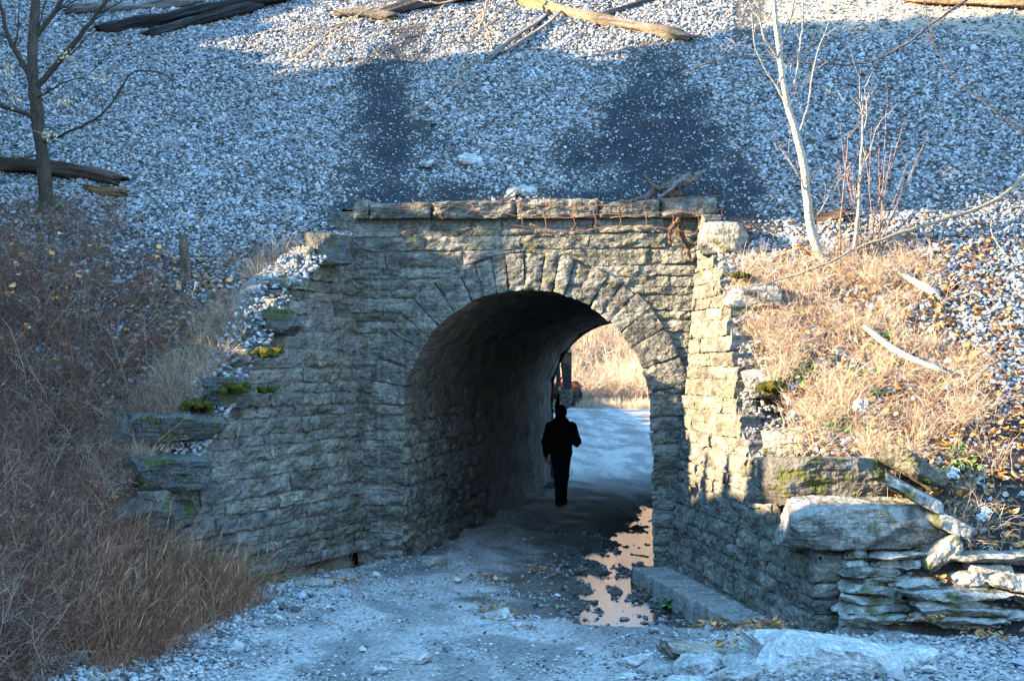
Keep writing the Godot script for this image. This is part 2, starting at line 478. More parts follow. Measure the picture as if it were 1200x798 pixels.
func stone(fmap: Callable, w: float, h: float, proud: float, depth: float, amp: float, seed_: float, base: Color, batter := 0.0, cell := 0.034, edgy := 1.0) -> MB:
	var mb := MB.new()
	var nx := clampi(int(w / cell), 3, 40)
	var ny := clampi(int(h / (cell * 0.8)), 3, 40)
	var ring := []
	var edge := (0.014 + 0.045 * pow(hash1(seed_ * 3.3), 1.6)) * edgy
	for j in ny + 1:
		for i in nx + 1:
			var s := float(i) / nx; var t := float(j) / ny
			var q: Vector2 = fmap.call(s, t)
			var u := q.x; var v := q.y
			var e := minf(minf(s, 1.0 - s) * w, minf(t, 1.0 - t) * h)
			var rag := 0.6 + 0.9 * n2(u * 5.0 + seed_, v * 5.0)
			var z := proud - edge * maxf(rag, 0.1) * (1.0 - sst(0.0, 0.045, e))
			var L := v * 13.0 + 0.9 * n2(u * 0.9 + seed_, v * 0.6 + seed_) + seed_
			var k := floorf(L); var f := L - k
			z += amp * n2(u * 1.9 + k * 13.7, seed_ + k) + amp * 0.8 * n2(u * 1.1 + seed_ * 2.0, v * 1.6)
			z -= 0.9 * amp * (1.0 - sst(0.0, 0.25, minf(f, 1.0 - f))) * clampf(n2(u * 2.4 + k * 5.3, seed_) * 2.0 + 0.5, 0.0, 1.0)
			z += 0.010 * n2(u * 7.0, v * 12.0) + 0.005 * n2(u * 19.0, v * 26.0)
			if e < 0.001:
				u += 0.010 * n2(v * 9.0, seed_ + u); v += 0.009 * n2(u * 7.0, seed_ + v)
			mb.v.append(Vector3(u, v, z - batter * v))
			mb.c.append(col_stone(u, v, base, seed_))
	mb.grid(nx, ny, 0)
	for i in nx + 1: ring.append(i)
	for j in range(1, ny + 1): ring.append(j * (nx + 1) + nx)
	for i in range(nx - 1, -1, -1): ring.append(ny * (nx + 1) + i)
	for j in range(ny - 1, 0, -1): ring.append(j * (nx + 1))
	var b0 := mb.v.size()
	var mid: Vector2 = fmap.call(0.5, 0.5)
	for k in ring:
		mb.v.append(mb.v[k]); mb.c.append(mb.c[k])
	for k in ring:
		var p: Vector3 = mb.v[k]
		var q := Vector2(p.x, p.y).lerp(mid, 0.02)
		mb.v.append(Vector3(q.x, q.y, -depth - batter * p.y)); mb.c.append(mb.c[k])
	var n := ring.size()
	for k in n:
		var a := b0 + k; var b := b0 + (k + 1) % n
		mb.ix.append_array(PackedInt32Array([a, b, b + n, a, b + n, a + n]))
	return mb
func lay(parent: Node3D, v0: float, v1: float, xl: Callable, xr: Callable, tr: Transform3D, o: Dictionary) -> void:
	var vm := 0.5 * (v0 + v1)
	var xa: float = xl.call(vm); var xb: float = xr.call(vm)
	if xb - xa < 0.06: return
	var joints := [xa]
	var x: float = xa - rr(0.0, 0.6) * o.lmax
	while true:
		x += rr(o.lmin, o.lmax) * (0.75 + (v1 - v0) * 1.6)
		if x < xa + 0.14: continue
		if x > xb - 0.22: break
		joints.append(x)
	joints.append(xb)
	for k in joints.size() - 1:
		var left: float = joints[k]; var right: float = joints[k + 1]
		var first: bool = k == 0; var last: bool = k == joints.size() - 2
		var g := rr(0.004, 0.011)
		var tilt := rr(-0.012, 0.012)
		var fm := func(s: float, t: float) -> Vector2:
			var v := lerpf(v0 + g, v1 - g, t)
			var l: float = xl.call(v) if first else left + tilt * (t - 0.5) * 3.0
			var r: float = xr.call(v) if last else right + tilt * (t - 0.5) * 3.0
			if r < l + 0.02: r = l + 0.02
			var u := lerpf(l + g, r - g, s)
			return Vector2(u, v + 0.012 * n2(u * 1.3, floorf(v0 * 10.0)))
		var tone := rr(0.78, 1.2)
		var base: Color = o.base
		base = base * tone
		base.b *= rr(0.92, 1.08)
		var m := stone(fm, right - left, v1 - v0, rr(-0.5, 1.0) * o.proud, 0.22, o.amp, rr(0, 90), base, o.batter, 0.034, o.get("edgy", 1.0))
		if tr != Transform3D.IDENTITY:
			for q in m.v.size(): m.v[q] = tr * m.v[q]
		part(parent, "stone", m.mesh(), M.rock)
func courses(v0: float, v1: float, lo: float, hi: float) -> PackedFloat32Array:
	var o := PackedFloat32Array([v0])
	while o[o.size() - 1] < v1 - hi:
		o.append(o[o.size() - 1] + rr(lo, hi))
	if v1 - o[o.size() - 1] > hi * 1.1: o.append((v1 + o[o.size() - 1]) * 0.5)
	o.append(v1)
	return o
func face_l(v: float) -> float: return -2.2 - 0.06 * v
func face_r(v: float) -> float: return 1.83 + 0.1 * v
func extrados(v: float, r: float) -> float:
	if v <= ARCH_V: return ARCH_R + (0.03 * n2(v * 2.0, 3.0))
	var q := r * r - (v - ARCH_V) * (v - ARCH_V)
	return sqrt(q) if q > 0.0 else 0.0
func interp(pts: Array, x: float) -> float:
	if x <= pts[0][0]: return pts[0][1]
	for k in pts.size() - 1:
		if x <= pts[k + 1][0]:
			return lerpf(pts[k][1], pts[k + 1][1], (x - pts[k][0]) / (pts[k + 1][0] - pts[k][0]))
	return pts[pts.size() - 1][1]

func build_portal() -> void:
	rng.seed = 501
	var turn := -atan2(AX, AC)
	var t := thing("stone_arch_portal", "weathered limestone tunnel portal with round arch and flat coping", "bridge", S(P0X, 0, P0D), turn)
	var tan_ := Color(0.285, 0.255, 0.195)
	var o := {"lmin": 0.45, "lmax": 1.2, "proud": 0.016, "amp": 0.022, "base": tan_, "batter": 0.0, "edgy": 0.65}
	var ext := ARCH_R + RING - 0.05
	var cs := courses(-0.12, ARCH_V, 0.12, 0.26)
	cs.append_array(courses(ARCH_V, 3.97, 0.11, 0.25).slice(1))
	for k in cs.size() - 1:
		if cs[k] < ARCH_V - 0.01:
			o.base = Color(0.255, 0.24, 0.197)
			lay(t, cs[k], cs[k + 1], face_l, func(v): return -extrados(v, ext), Transform3D.IDENTITY, o)
			o.base = Color(0.255, 0.24, 0.197)
			lay(t, cs[k], cs[k + 1], func(v): return extrados(v, ext), face_r, Transform3D.IDENTITY, o)
		else:
			o.base = Color(0.255, 0.24, 0.197)
			lay(t, cs[k], cs[k + 1], face_l, func(v): return -extrados(v, ext), Transform3D.IDENTITY, o)
			o.base = Color(0.255, 0.24, 0.197)
			lay(t, cs[k], cs[k + 1], func(v): return extrados(v, ext), face_r, Transform3D.IDENTITY, o)
	o.lmin = 0.7; o.lmax = 1.3; o.base = Color(0.255, 0.24, 0.197)
	lay(t, 3.97, 4.15, face_l, face_r, Transform3D.IDENTITY, o)
	lay(t, 4.15, 4.335, face_l, face_r, Transform3D.IDENTITY, o)
	# arch ring
	var angs := [0.0]
	while angs[angs.size() - 1] < PI - 0.19:
		angs.append(angs[angs.size() - 1] + (rr(0.085, 0.135) if angs[angs.size() - 1] > 0.6 and angs[angs.size() - 1] < 2.0 else rr(0.12, 0.19)))
	angs.append(PI)
	for k in angs.size() - 1:
		var a0: float = angs[k] + 0.004; var a1: float = angs[k + 1] - 0.004
		var r1 := ARCH_R + RING + rr(-0.08, 0.0)
		var r0 := ARCH_R + rr(-0.012, 0.012)
		var sk := rr(-0.012, 0.012)
		var fm := func(s: float, q: float) -> Vector2:
			var an := lerpf(a0, a1, 1.0 - s) + sk * (q - 0.5)
			var r := lerpf(r0, r1, q)
			return Vector2(cos(an) * r, ARCH_V + sin(an) * r)
		var mid := 0.5 * (a0 + a1)
		var base := Color(0.255, 0.24, 0.197)
		var m := stone(fm, (a1 - a0) * 1.85, RING, rr(0.03, 0.05), 0.5, 0.013, rr(0, 90), base * rr(0.88, 1.12), 0.0, 0.03, 0.55)
		part(t, "voussoir", m.mesh(), M.rock)
	# coping
	var x := -2.13
	var ends := [-2.24, -2.02, -1.21, -0.10, 0.95, 1.72, 2.42]
	for k in ends.size() - 1:
		var l: float = ends[k]; var r: float = ends[k + 1]
		var top := 4.585 + rr(-0.025, 0.02); var bot := 4.352 + rr(-0.006, 0.012)
		var fm := func(s: float, q: float) -> Vector2: return Vector2(lerpf(l + 0.012, r - 0.012, s), lerpf(bot, top, q) - 0.03 * (l + r) * 0.25)
		var m := stone(fm, r - l, 0.235, 0.13 + rr(-0.02, 0.02), 0.35, 0.028, rr(0, 90), Color(0.255, 0.24, 0.197) * rr(0.75, 1.0))
		part(t, "coping_stone", m.mesh(), M.rock)
	# mortar and hearting behind the facing stones
	var core := MB.new()
	var rows := 60
	for sd in [-1.0, 1.0]:
		for j in rows + 1:
			var v := lerpf(-0.4, 4.5, float(j) / rows)
			var inner := ARCH_R + 0.06 if v < ARCH_V else extrados(v, ARCH_R + 0.06)
			var outer := absf(face_l(v)) if sd < 0.0 else face_r(v)
			for p in [inner, outer]:
				core.v.append(Vector3(sd * p, v, -0.03)); core.c.append(Color(0.24, 0.22, 0.18))
		var b := core.v.size() - 2 * (rows + 1)
		core.grid(1, rows, b)
	for j in 2:
		for p in [-2.2, 2.4]: core.v.append(Vector3(p, 4.5 if j == 0 else 4.3, -0.5 if j == 0 else -0.055)); core.c.append(Color(0.24, 0.22, 0.18))
	core.grid(1, 1, core.v.size() - 4)
	part(t, "mortar", core.mesh(), M.rock)
	# vault and side walls of the passage
	var ln := MB.new()
	var prof := []
	var nv := 16; var na := 44
	for k in nv: prof.append([-ARCH_R, lerpf(-0.4, ARCH_V, float(k) / nv), 1.0, 0.0])
	for k in na + 1:
		var an := PI - PI * k / na
		prof.append([cos(an) * ARCH_R, ARCH_V + sin(an) * ARCH_R, -cos(an), -sin(an)])
	for k in nv: prof.append([ARCH_R, lerpf(ARCH_V, -0.4, float(k + 1) / nv), -1.0, 0.0])
	var zs := steps([0.02, 0.06, 5.0, 0.12, 12.5])
	for z in zs:
		var arc := 0.0
		for k in prof.size():
			var p: Array = prof[k]
			if k > 0: arc += Vector2(p[0] - prof[k - 1][0], p[1] - prof[k - 1][1]).length()
			var row := floorf(arc / 0.29)
			var fr := arc / 0.29 - row
			var cz := z / 0.75 + hash1(row) + 0.1 * n2(z, row)
			var fz := cz - floorf(cz)
			var joint := (1.0 - sst(0.0, 0.12, minf(fr, 1.0 - fr))) + (1.0 - sst(0.0, 0.05, minf(fz, 1.0 - fz)))
			var off := 0.03 * hash1(row * 7.0 + floorf(cz)) + 0.03 * nf2(z * 2.0, arc * 3.0) - 0.05 * minf(joint, 1.0) - 0.035
			if k > nv - 1 and k < prof.size() - nv: off -= 0.0
			ln.v.append(Vector3(p[0] + p[2] * off, p[1] + p[3] * off, -z))
			ln.c.append(col_stone(z, arc, Color(0.255, 0.24, 0.197), row))
	ln.grid(prof.size() - 1, zs.size() - 1, 0)
	part(t, "vault_lining", ln.mesh(), M.lining)
	# side wall stones of the passage near its mouth
	var tr := Transform3D(Basis(Vector3(0, 0, 1), Vector3(0, 1, 0), Vector3(1, 0, 0)), Vector3(-ARCH_R + 0.015, 0, 0))
	tr.basis = Basis(Vector3(0, 0, -1), Vector3(0, 1, 0), Vector3(1, 0, 0))
	cs = courses(-0.1, ARCH_V, 0.2, 0.32)
	o = {"lmin": 0.5, "lmax": 1.0, "proud": 0.025, "amp": 0.03, "base": Color(0.255, 0.24, 0.197), "batter": 0.0}
	for k in cs.size() - 1:
		lay(t, cs[k], cs[k + 1], func(_v): return 0.03, func(_v): return 5.2, tr, o)
	# far face
	var ff := MB.new()
	for sd in [-1.0, 1.0]:
		for j in rows + 1:
			var v := lerpf(-0.4, 4.6, float(j) / rows)
			var inner := ARCH_R - 0.02 if v < ARCH_V else extrados(v, ARCH_R - 0.02)
			for q in 9:
				var uu := lerpf(inner, 3.6, q / 8.0)
				ff.v.append(Vector3(sd * uu, v, -12.5 - 0.06 * nf2(uu * 2.0, v * 4.0))); ff.c.append(col_stone(uu, v, tan_, 4.0))
		ff.grid(8, rows, ff.v.size() - 9 * (rows + 1))
	part(t, "far_face", ff.mesh(), M.rock)

func wing_core(L: float, top: Callable, batter: float, x0: float, foot := -0.5) -> ArrayMesh:
	var mb := MB.new()
	var n := 40
	var col := Color(0.24, 0.225, 0.19)
	for layer in 2:
		var z := -0.03 if layer == 0 else -0.62
		for j in 2:
			for i in n + 1:
				var x := lerpf(x0, L, float(i) / n)
				var v: float = foot if j == 0 else top.call(x) - 0.07
				mb.v.append(Vector3(x, v, z - batter * v)); mb.c.append(col)
		mb.grid(n, 1, mb.v.size() - 2 * (n + 1))
	for j in 2:
		for i in n + 1:
			var x := lerpf(x0, L, float(i) / n)
			var v: float = top.call(x) - 0.07
			mb.v.append(Vector3(x, v, (-0.03 if j == 0 else -0.62) - batter * v)); mb.c.append(col)
	mb.grid(n, 1, mb.v.size() - 2 * (n + 1))
	for e in [x0, L]:
		var v: float = top.call(e) - 0.07
		mb.quad(Vector3(e, foot, -0.055), Vector3(e, v, -0.055 - batter * v), Vector3(e, v, -0.62 - batter * v), Vector3(e, foot, -0.62), col)
	return mb.mesh()
func wall_top_left(x: float) -> float: return interp([[0.0, 1.25], [0.5, 1.45], [0.95, 1.8], [1.9, 2.65], [2.66, 3.5], [4.0, 4.2], [4.4, 4.35]], x)
func wall_top_right(x: float) -> float: return interp([[0.0, 4.3], [0.3, 4.06], [1.6, 3.15], [2.1, 2.41], [2.44, 1.95], [3.3, 1.42], [4.1, 1.2], [5.3, 0.93]], x)
func build_wings() -> void:
	rng.seed = 611
	# wing on the shaded side: local x runs from its free end to the portal
	var L := 4.4
	var tl := thing("wing_wall", "shaded blue grey limestone retaining wall sloping up to the arch beside brown weeds", "wall", S(-3.48, 0, 14.25), atan2(0.931, 0.366))
	var topl := wall_top_left
	var o := {"lmin": 0.4, "lmax": 1.5, "proud": 0.025, "amp": 0.024, "base": Color(0.255, 0.24, 0.197), "batter": 0.055, "edgy": 0.6}
	var cs := courses(-0.06, 4.4, 0.09, 0.25)
	for k in cs.size() - 1:
		if k == 0: continue
		var vm := 0.5 * (cs[k] + cs[k + 1])
		var x0 := 0.0
		while x0 < L and topl.call(x0) < vm: x0 += 0.03
		if vm > 0.2: x0 += rr(-0.12, 0.10)
		o.base = Color(0.255, 0.24, 0.197) * rr(0.85, 1.1)
		o.proud = 0.02 if rng.randf() < 0.8 else 0.06
		var undercut := 0.0
		if cs[k] < 0.06: undercut = 0.0
		var xs := x0
		lay(tl, cs[k], cs[k + 1], func(_v): return xs, func(v): return L + 0.14 + 0.02 * v, Transform3D.IDENTITY, o)
	var fd := MB.new()
	fd.box(Vector3(2.3, -0.1, -0.52), Vector3(5.0, 0.62, 0.3), Color(0.2, 0.18, 0.15))
	part(tl, "foundation", fd.mesh(), M.rock)
	part(tl, "mortar", wing_core(L + 0.2, topl, 0.055, 0.05, 0.12), M.rock)
	# wing on the sunlit side: local x runs from the portal to its free end
	L = 5.3
	var tr_ := thing("wing_wall", "pale sunlit limestone retaining wall standing on a concrete footing", "wall", S(1.9, 0, 17.3), atan2(-0.9936, 0.113))
	var topr := wall_top_right
	cs = courses(0.0, 4.35, 0.13, 0.25)
	for k in cs.size() - 1:
		var vm := 0.5 * (cs[k] + cs[k + 1])
		var x1 := L
		while x1 > 0.0 and topr.call(x1) < vm: x1 -= 0.03
		if vm > 1.0: x1 += rr(-0.1, 0.12)
		o = {"lmin": 0.35, "lmax": 1.1, "proud": 0.010, "amp": 0.017, "edgy": 0.45, "base": Color(0.255, 0.24, 0.197) * rr(0.92, 1.06), "batter": 0.1}
		var xe := x1
		lay(tr_, cs[k], cs[k + 1], func(v): return -0.05 - 0.02 * v, func(_v): return xe, Transform3D.IDENTITY, o)
		if cs[k + 1] < 1.0:
			var te := Transform3D(Basis(Vector3(0, 0, -1), Vector3(0, 1, 0), Vector3(1, 0, 0)), Vector3(L - 0.01, 0, -0.02))
			o.base = Color(0.255, 0.24, 0.197); o.amp = 0.04
			lay(tr_, cs[k], cs[k + 1], func(v): return 0.1 * v - 0.0, func(_v): return 0.62, te, o)
	part(tr_, "mortar", wing_core(L - 0.05, topr, 0.1, 0.0), M.rock)
	# concrete footing below it
	var ft := MB.new()
	var n := 90
	for i in n + 1:
		var s := float(i) / n
		var d := lerpf(17.45, 11.9, s)
		var xi := wing_right_x(d) + 0.12
		var xo := xi - 0.12 - lerpf(0.42, 0.30, s) - 0.012 * nf2(d * 3.0, 2.0)
		var top := lerpf(0.03, 0.17, s) + 0.012 * nf2(d * 2.0, 8.0)
		var chip := 0.03 * maxf(0.0, n2(d * 4.0, 21.0)) + 0.012
		var pr := [[xi, top + 0.02], [lerpf(xi, xo, 0.5), top + 0.01 * n2(d * 5.0, 1.0)], [xo + chip, top], [xo, top - chip], [xo - 0.012 + 0.01 * nf2(d * 4.0, 5.0), top - 0.13], [xo - 0.02, top - 0.5]]
		for k in pr.size():
			ft.v.append(S(pr[k][0], pr[k][1], d))
			var st := nf2(d * 2.2, k * 0.3)
			var c := Color(0.33, 0.32, 0.285) * (1.0 + 0.35 * st)
			c = c.lerp(Color(0.10, 0.095, 0.08), 0.6 * sst(0.1, 0.45, nf2(d * 3.0 + 4.0, k * 0.45)))
			ft.c.append(Color(c.r, c.g, c.b))
	ft.grid(5, n, 0)
	for q in [0, n]:
		var b: int = q * 6
		for k in range(1, 5): ft.ix.append_array(PackedInt32Array([b, b + k, b + k + 1]))
	var fo := part(self, "concrete_footing", ft.mesh(), M.concrete)
	tag(fo, "chipped grey concrete ledge along the foot of the sunlit wall beside the puddle", "footing")

# ---------------------------------------------------------------- slabs and boulders
func slab_mesh(w: float, t: float, dep: float, seed_: float, base: Color, moss := 0.0, block := false) -> ArrayMesh:
	# a broken block: the box cut by random planes, with bedding ledges on its sides
	var r := RandomNumberGenerator.new()
	r.seed = int(absf(seed_) * 1000.0) + 7
	var planes := []
	for ax in 3:
		for sg in [-1.0, 1.0]:
			var nrm := Vector3.ZERO
			nrm[ax] = sg
			var tilt := 0.26 if block else (0.14 if ax == 1 else 0.34)
			nrm += Vector3(r.randf_range(-tilt, tilt), r.randf_range(-tilt, tilt) * (1.0 if ax == 1 else 0.6), r.randf_range(-tilt, tilt))
			planes.append([nrm.normalized(), r.randf_range(0.9, 1.0)])
	for k in (12 if block else 13):
		var nrm := Vector3(r.randf_range(-1, 1), r.randf_range(-0.7, 0.7) if block else r.randf_range(-0.45, 0.45), r.randf_range(-1, 1)).normalized()
		planes.append([nrm, r.randf_range(0.98, 1.3)])
	var mb := MB.new()
	var n := clampi(int(maxf(w, dep) / 0.045), 8, 22)
	var half := Vector3(w, t, dep) * 0.5
	for f in 6:
		var ax := f >> 1
		var sg := 1.0 if f & 1 else -1.0
		var b0 := mb.v.size()
		for jj in n + 1:
			for ii in n + 1:
				var q := Vector3.ZERO
				q[ax] = sg
				q[(ax + 1) % 3] = (2.0 * ii / n - 1.0) * sg
				q[(ax + 2) % 3] = 2.0 * jj / n - 1.0
				var s := 9.0
				for p in planes:
					var dn: float = (p[0] as Vector3).dot(q)
					if dn > 0.05: s = minf(s, p[1] / dn)
				var e := q * s
				var v := Vector3(e.x * half.x, e.y * half.y, e.z * half.z)
				var side := clampf(Vector2(e.x, e.z).length() - 0.55, 0.0, 0.45) / 0.45
				var lay_ := floorf((v.y + 0.015 * n2(v.x * 2.0 + seed_, v.z * 2.0)) / 0.055 + seed_)
				var led := side * (0.020 * n2(lay_ * 9.1, v.x * 2.2 + v.z * 2.2 + seed_) + 0.020 * nf2(v.x * 7.0 + seed_, v.z * 7.0 + v.y * 9.0))
				var out := Vector3(e.x, 0, e.z).normalized()
				v += out * led
				v.y += 0.018 * nf2(v.x * 4.0 + seed_, v.z * 4.0) + 0.006 * n2(v.x * 18.0, v.z * 18.0 + seed_)
				mb.v.append(v)
				var c := base * (1.0 + 0.35 * nf2(v.x * 3.5 + seed_, v.z * 3.5 + v.y * 5.0) + 0.15 * n2(v.x * 25.0 + seed_, v.z * 25.0 + v.y * 30.0))
				var dk := sst(0.12, 0.42, nf2(v.x * 2.6 + seed_ + 5.0, v.z * 2.6 + v.y * 4.0))
				c = c.lerp(Color(0.07, 0.065, 0.058), (0.3 if block else 0.75) * dk)
				if moss > 0.0:
					var g := sst(0.35 - 0.4 * moss, 0.6 - 0.4 * moss, nf2(v.x * 3.0 + seed_, v.z * 3.0 + v.y * 4.0 + 30.0))
					c = c.lerp(Color(0.09, 0.105, 0.02), 0.85 * g)
				mb.c.append(Color(maxf(c.r, 0.02), maxf(c.g, 0.02), maxf(c.b, 0.015)))
		mb.grid(n, n, b0)
	return mb.mesh(true)
func slab(d: Array, label: String, base: Color, moss := 0.0, group := "", called := "rock_slab", category := "rock", block := false) -> MeshInstance3D:
	var o := part(self, called, slab_mesh(d[3] * 1.04, d[4] * 1.02, d[5] * 1.05, used.size() * 3.7 + d[0] * 17.0 + d[2] * 5.0, base, moss, block), M.slab)
	o.position = S(d[0], d[1], d[2])
	o.rotation = Vector3(0, deg_to_rad(d[7]), deg_to_rad(d[6]))
	tag(o, label, category, group)
	return o

# ---------------------------------------------------------------- plants
func curve_pts(a: Vector3, dir: Vector3, length: float, n: int, wob: float, droop: float) -> PackedVector3Array:
	var p := PackedVector3Array([a])
	var d := dir.normalized()
	for k in n:
		d = (d + Vector3(rr(-wob, wob), rr(-wob, wob) - droop / n, rr(-wob, wob))).normalized()
		a += d * length / n
		p.append(a)
	return p
func taper(n: int, r0: float, r1: float) -> PackedFloat32Array:
	var o := PackedFloat32Array()
	for k in n: o.append(lerpf(r0, r1, float(k) / maxi(n - 1, 1)))
	return o
func clump_mesh(seed_: int, stalks: int, height: float, spread: float, lean: float, wob: float, droop: float, r: float, twigs: int, cols: Array, heads := 0.0) -> ArrayMesh:
	rng.seed = seed_
	var mb := MB.new()
	for s in stalks:
		var an := rr(0, TAU); var q := sqrt(rng.randf()) * spread
		var base := Vector3(cos(an) * q, -0.05, sin(an) * q)
		var h := height * rr(0.45, 1.0)
		var la := rr(0, TAU)
		var dir := Vector3(cos(la) * lean * rng.randf(), 1.0, sin(la) * lean * rng.randf())
		var col: Color = cols[rng.randi() % cols.size()]
		col = col * rr(0.7, 1.25)
		var p := curve_pts(base, dir, h, 5, wob, droop * rr(0.2, 1.0))
		mb.tube(p, taper(6, r * rr(0.7, 1.2), r * 0.35), 3, col)
		for w in twigs:
			var k := 1 + rng.randi() % 4
			var td := Vector3(rr(-1, 1), rr(0.1, 0.9), rr(-1, 1))
			mb.tube(curve_pts(p[k], td, h * rr(0.12, 0.35), 2, wob, droop), taper(3, r * 0.5, r * 0.25), 3, col)
		if rng.randf() < heads:
			var e := p[5]; var d2 := (p[5] - p[4]).normalized()
			mb.tube(PackedVector3Array([e, e + d2 * 0.03, e + d2 * 0.07, e + d2 * 0.11]), PackedFloat32Array([r * 0.5, r * 1.7, r * 1.5, r * 0.3]), 4, col)
	return mb.mesh()
func leaf_mesh(seed_: int) -> ArrayMesh:   # one curled dead leaf, about one unit long
	rng.seed = seed_
	var mb := MB.new()
	var n := 5
	var curl := rr(0.15, 0.4)
	for i in n + 1:
		var t := float(i) / n
		var w := 0.32 * sin(PI * pow(t, 0.8)) + 0.02
		var y := curl * (t - 0.5) * (t - 0.5) * 2.0
		mb.v.append(Vector3(-w, y + 0.14 + rr(-0.04, 0.04), t - 0.5)); mb.v.append(Vector3(0, y, t - 0.5)); mb.v.append(Vector3(w, y + 0.10 + rr(-0.04, 0.04), t - 0.5))
		for k in 3: mb.c.append(Color.WHITE)
	mb.grid(2, n, 0)
	return mb.mesh()
func spread(called: String, label: String, category: String, meshes: Array, mt: Material, piece: String, count: int, pick: Callable, seed_: int) -> void:
	# pick() gives [x, y, d, size, colour] or nothing
	rng.seed = seed_
	var xf := []; var cl := []
	for q in meshes.size(): xf.append([]); cl.append([])
	for k in count:
		var p: Array = pick.call()
		if p.is_empty(): continue
		var q := rng.randi() % meshes.size()
		var b := Basis(Vector3.UP, rr(0, TAU)) * Basis.from_scale(Vector3(p[3], p[3] * rr(0.8, 1.2), p[3]))
		if p.size() > 5: b = Basis(Vector3(rr(-1, 1), 0, rr(-1, 1)).normalized(), rr(-p[5], p[5])) * b
		xf[q].append(Transform3D(b, S(p[0], p[1], p[2])))
		cl[q].append(p[4])
	var o := Node3D.new()
	o.name = called
	add_child(o)
	tag(o, label, category, "", "stuff")
	for q in meshes.size():
		if xf[q].size() > 0: tag(scatter(o, piece, meshes[q], mt, xf[q], cl[q]), "", "", "", "stuff")
func in_view(x: float, d: float) -> bool: return absf(x) < 0.385 * d + 0.4

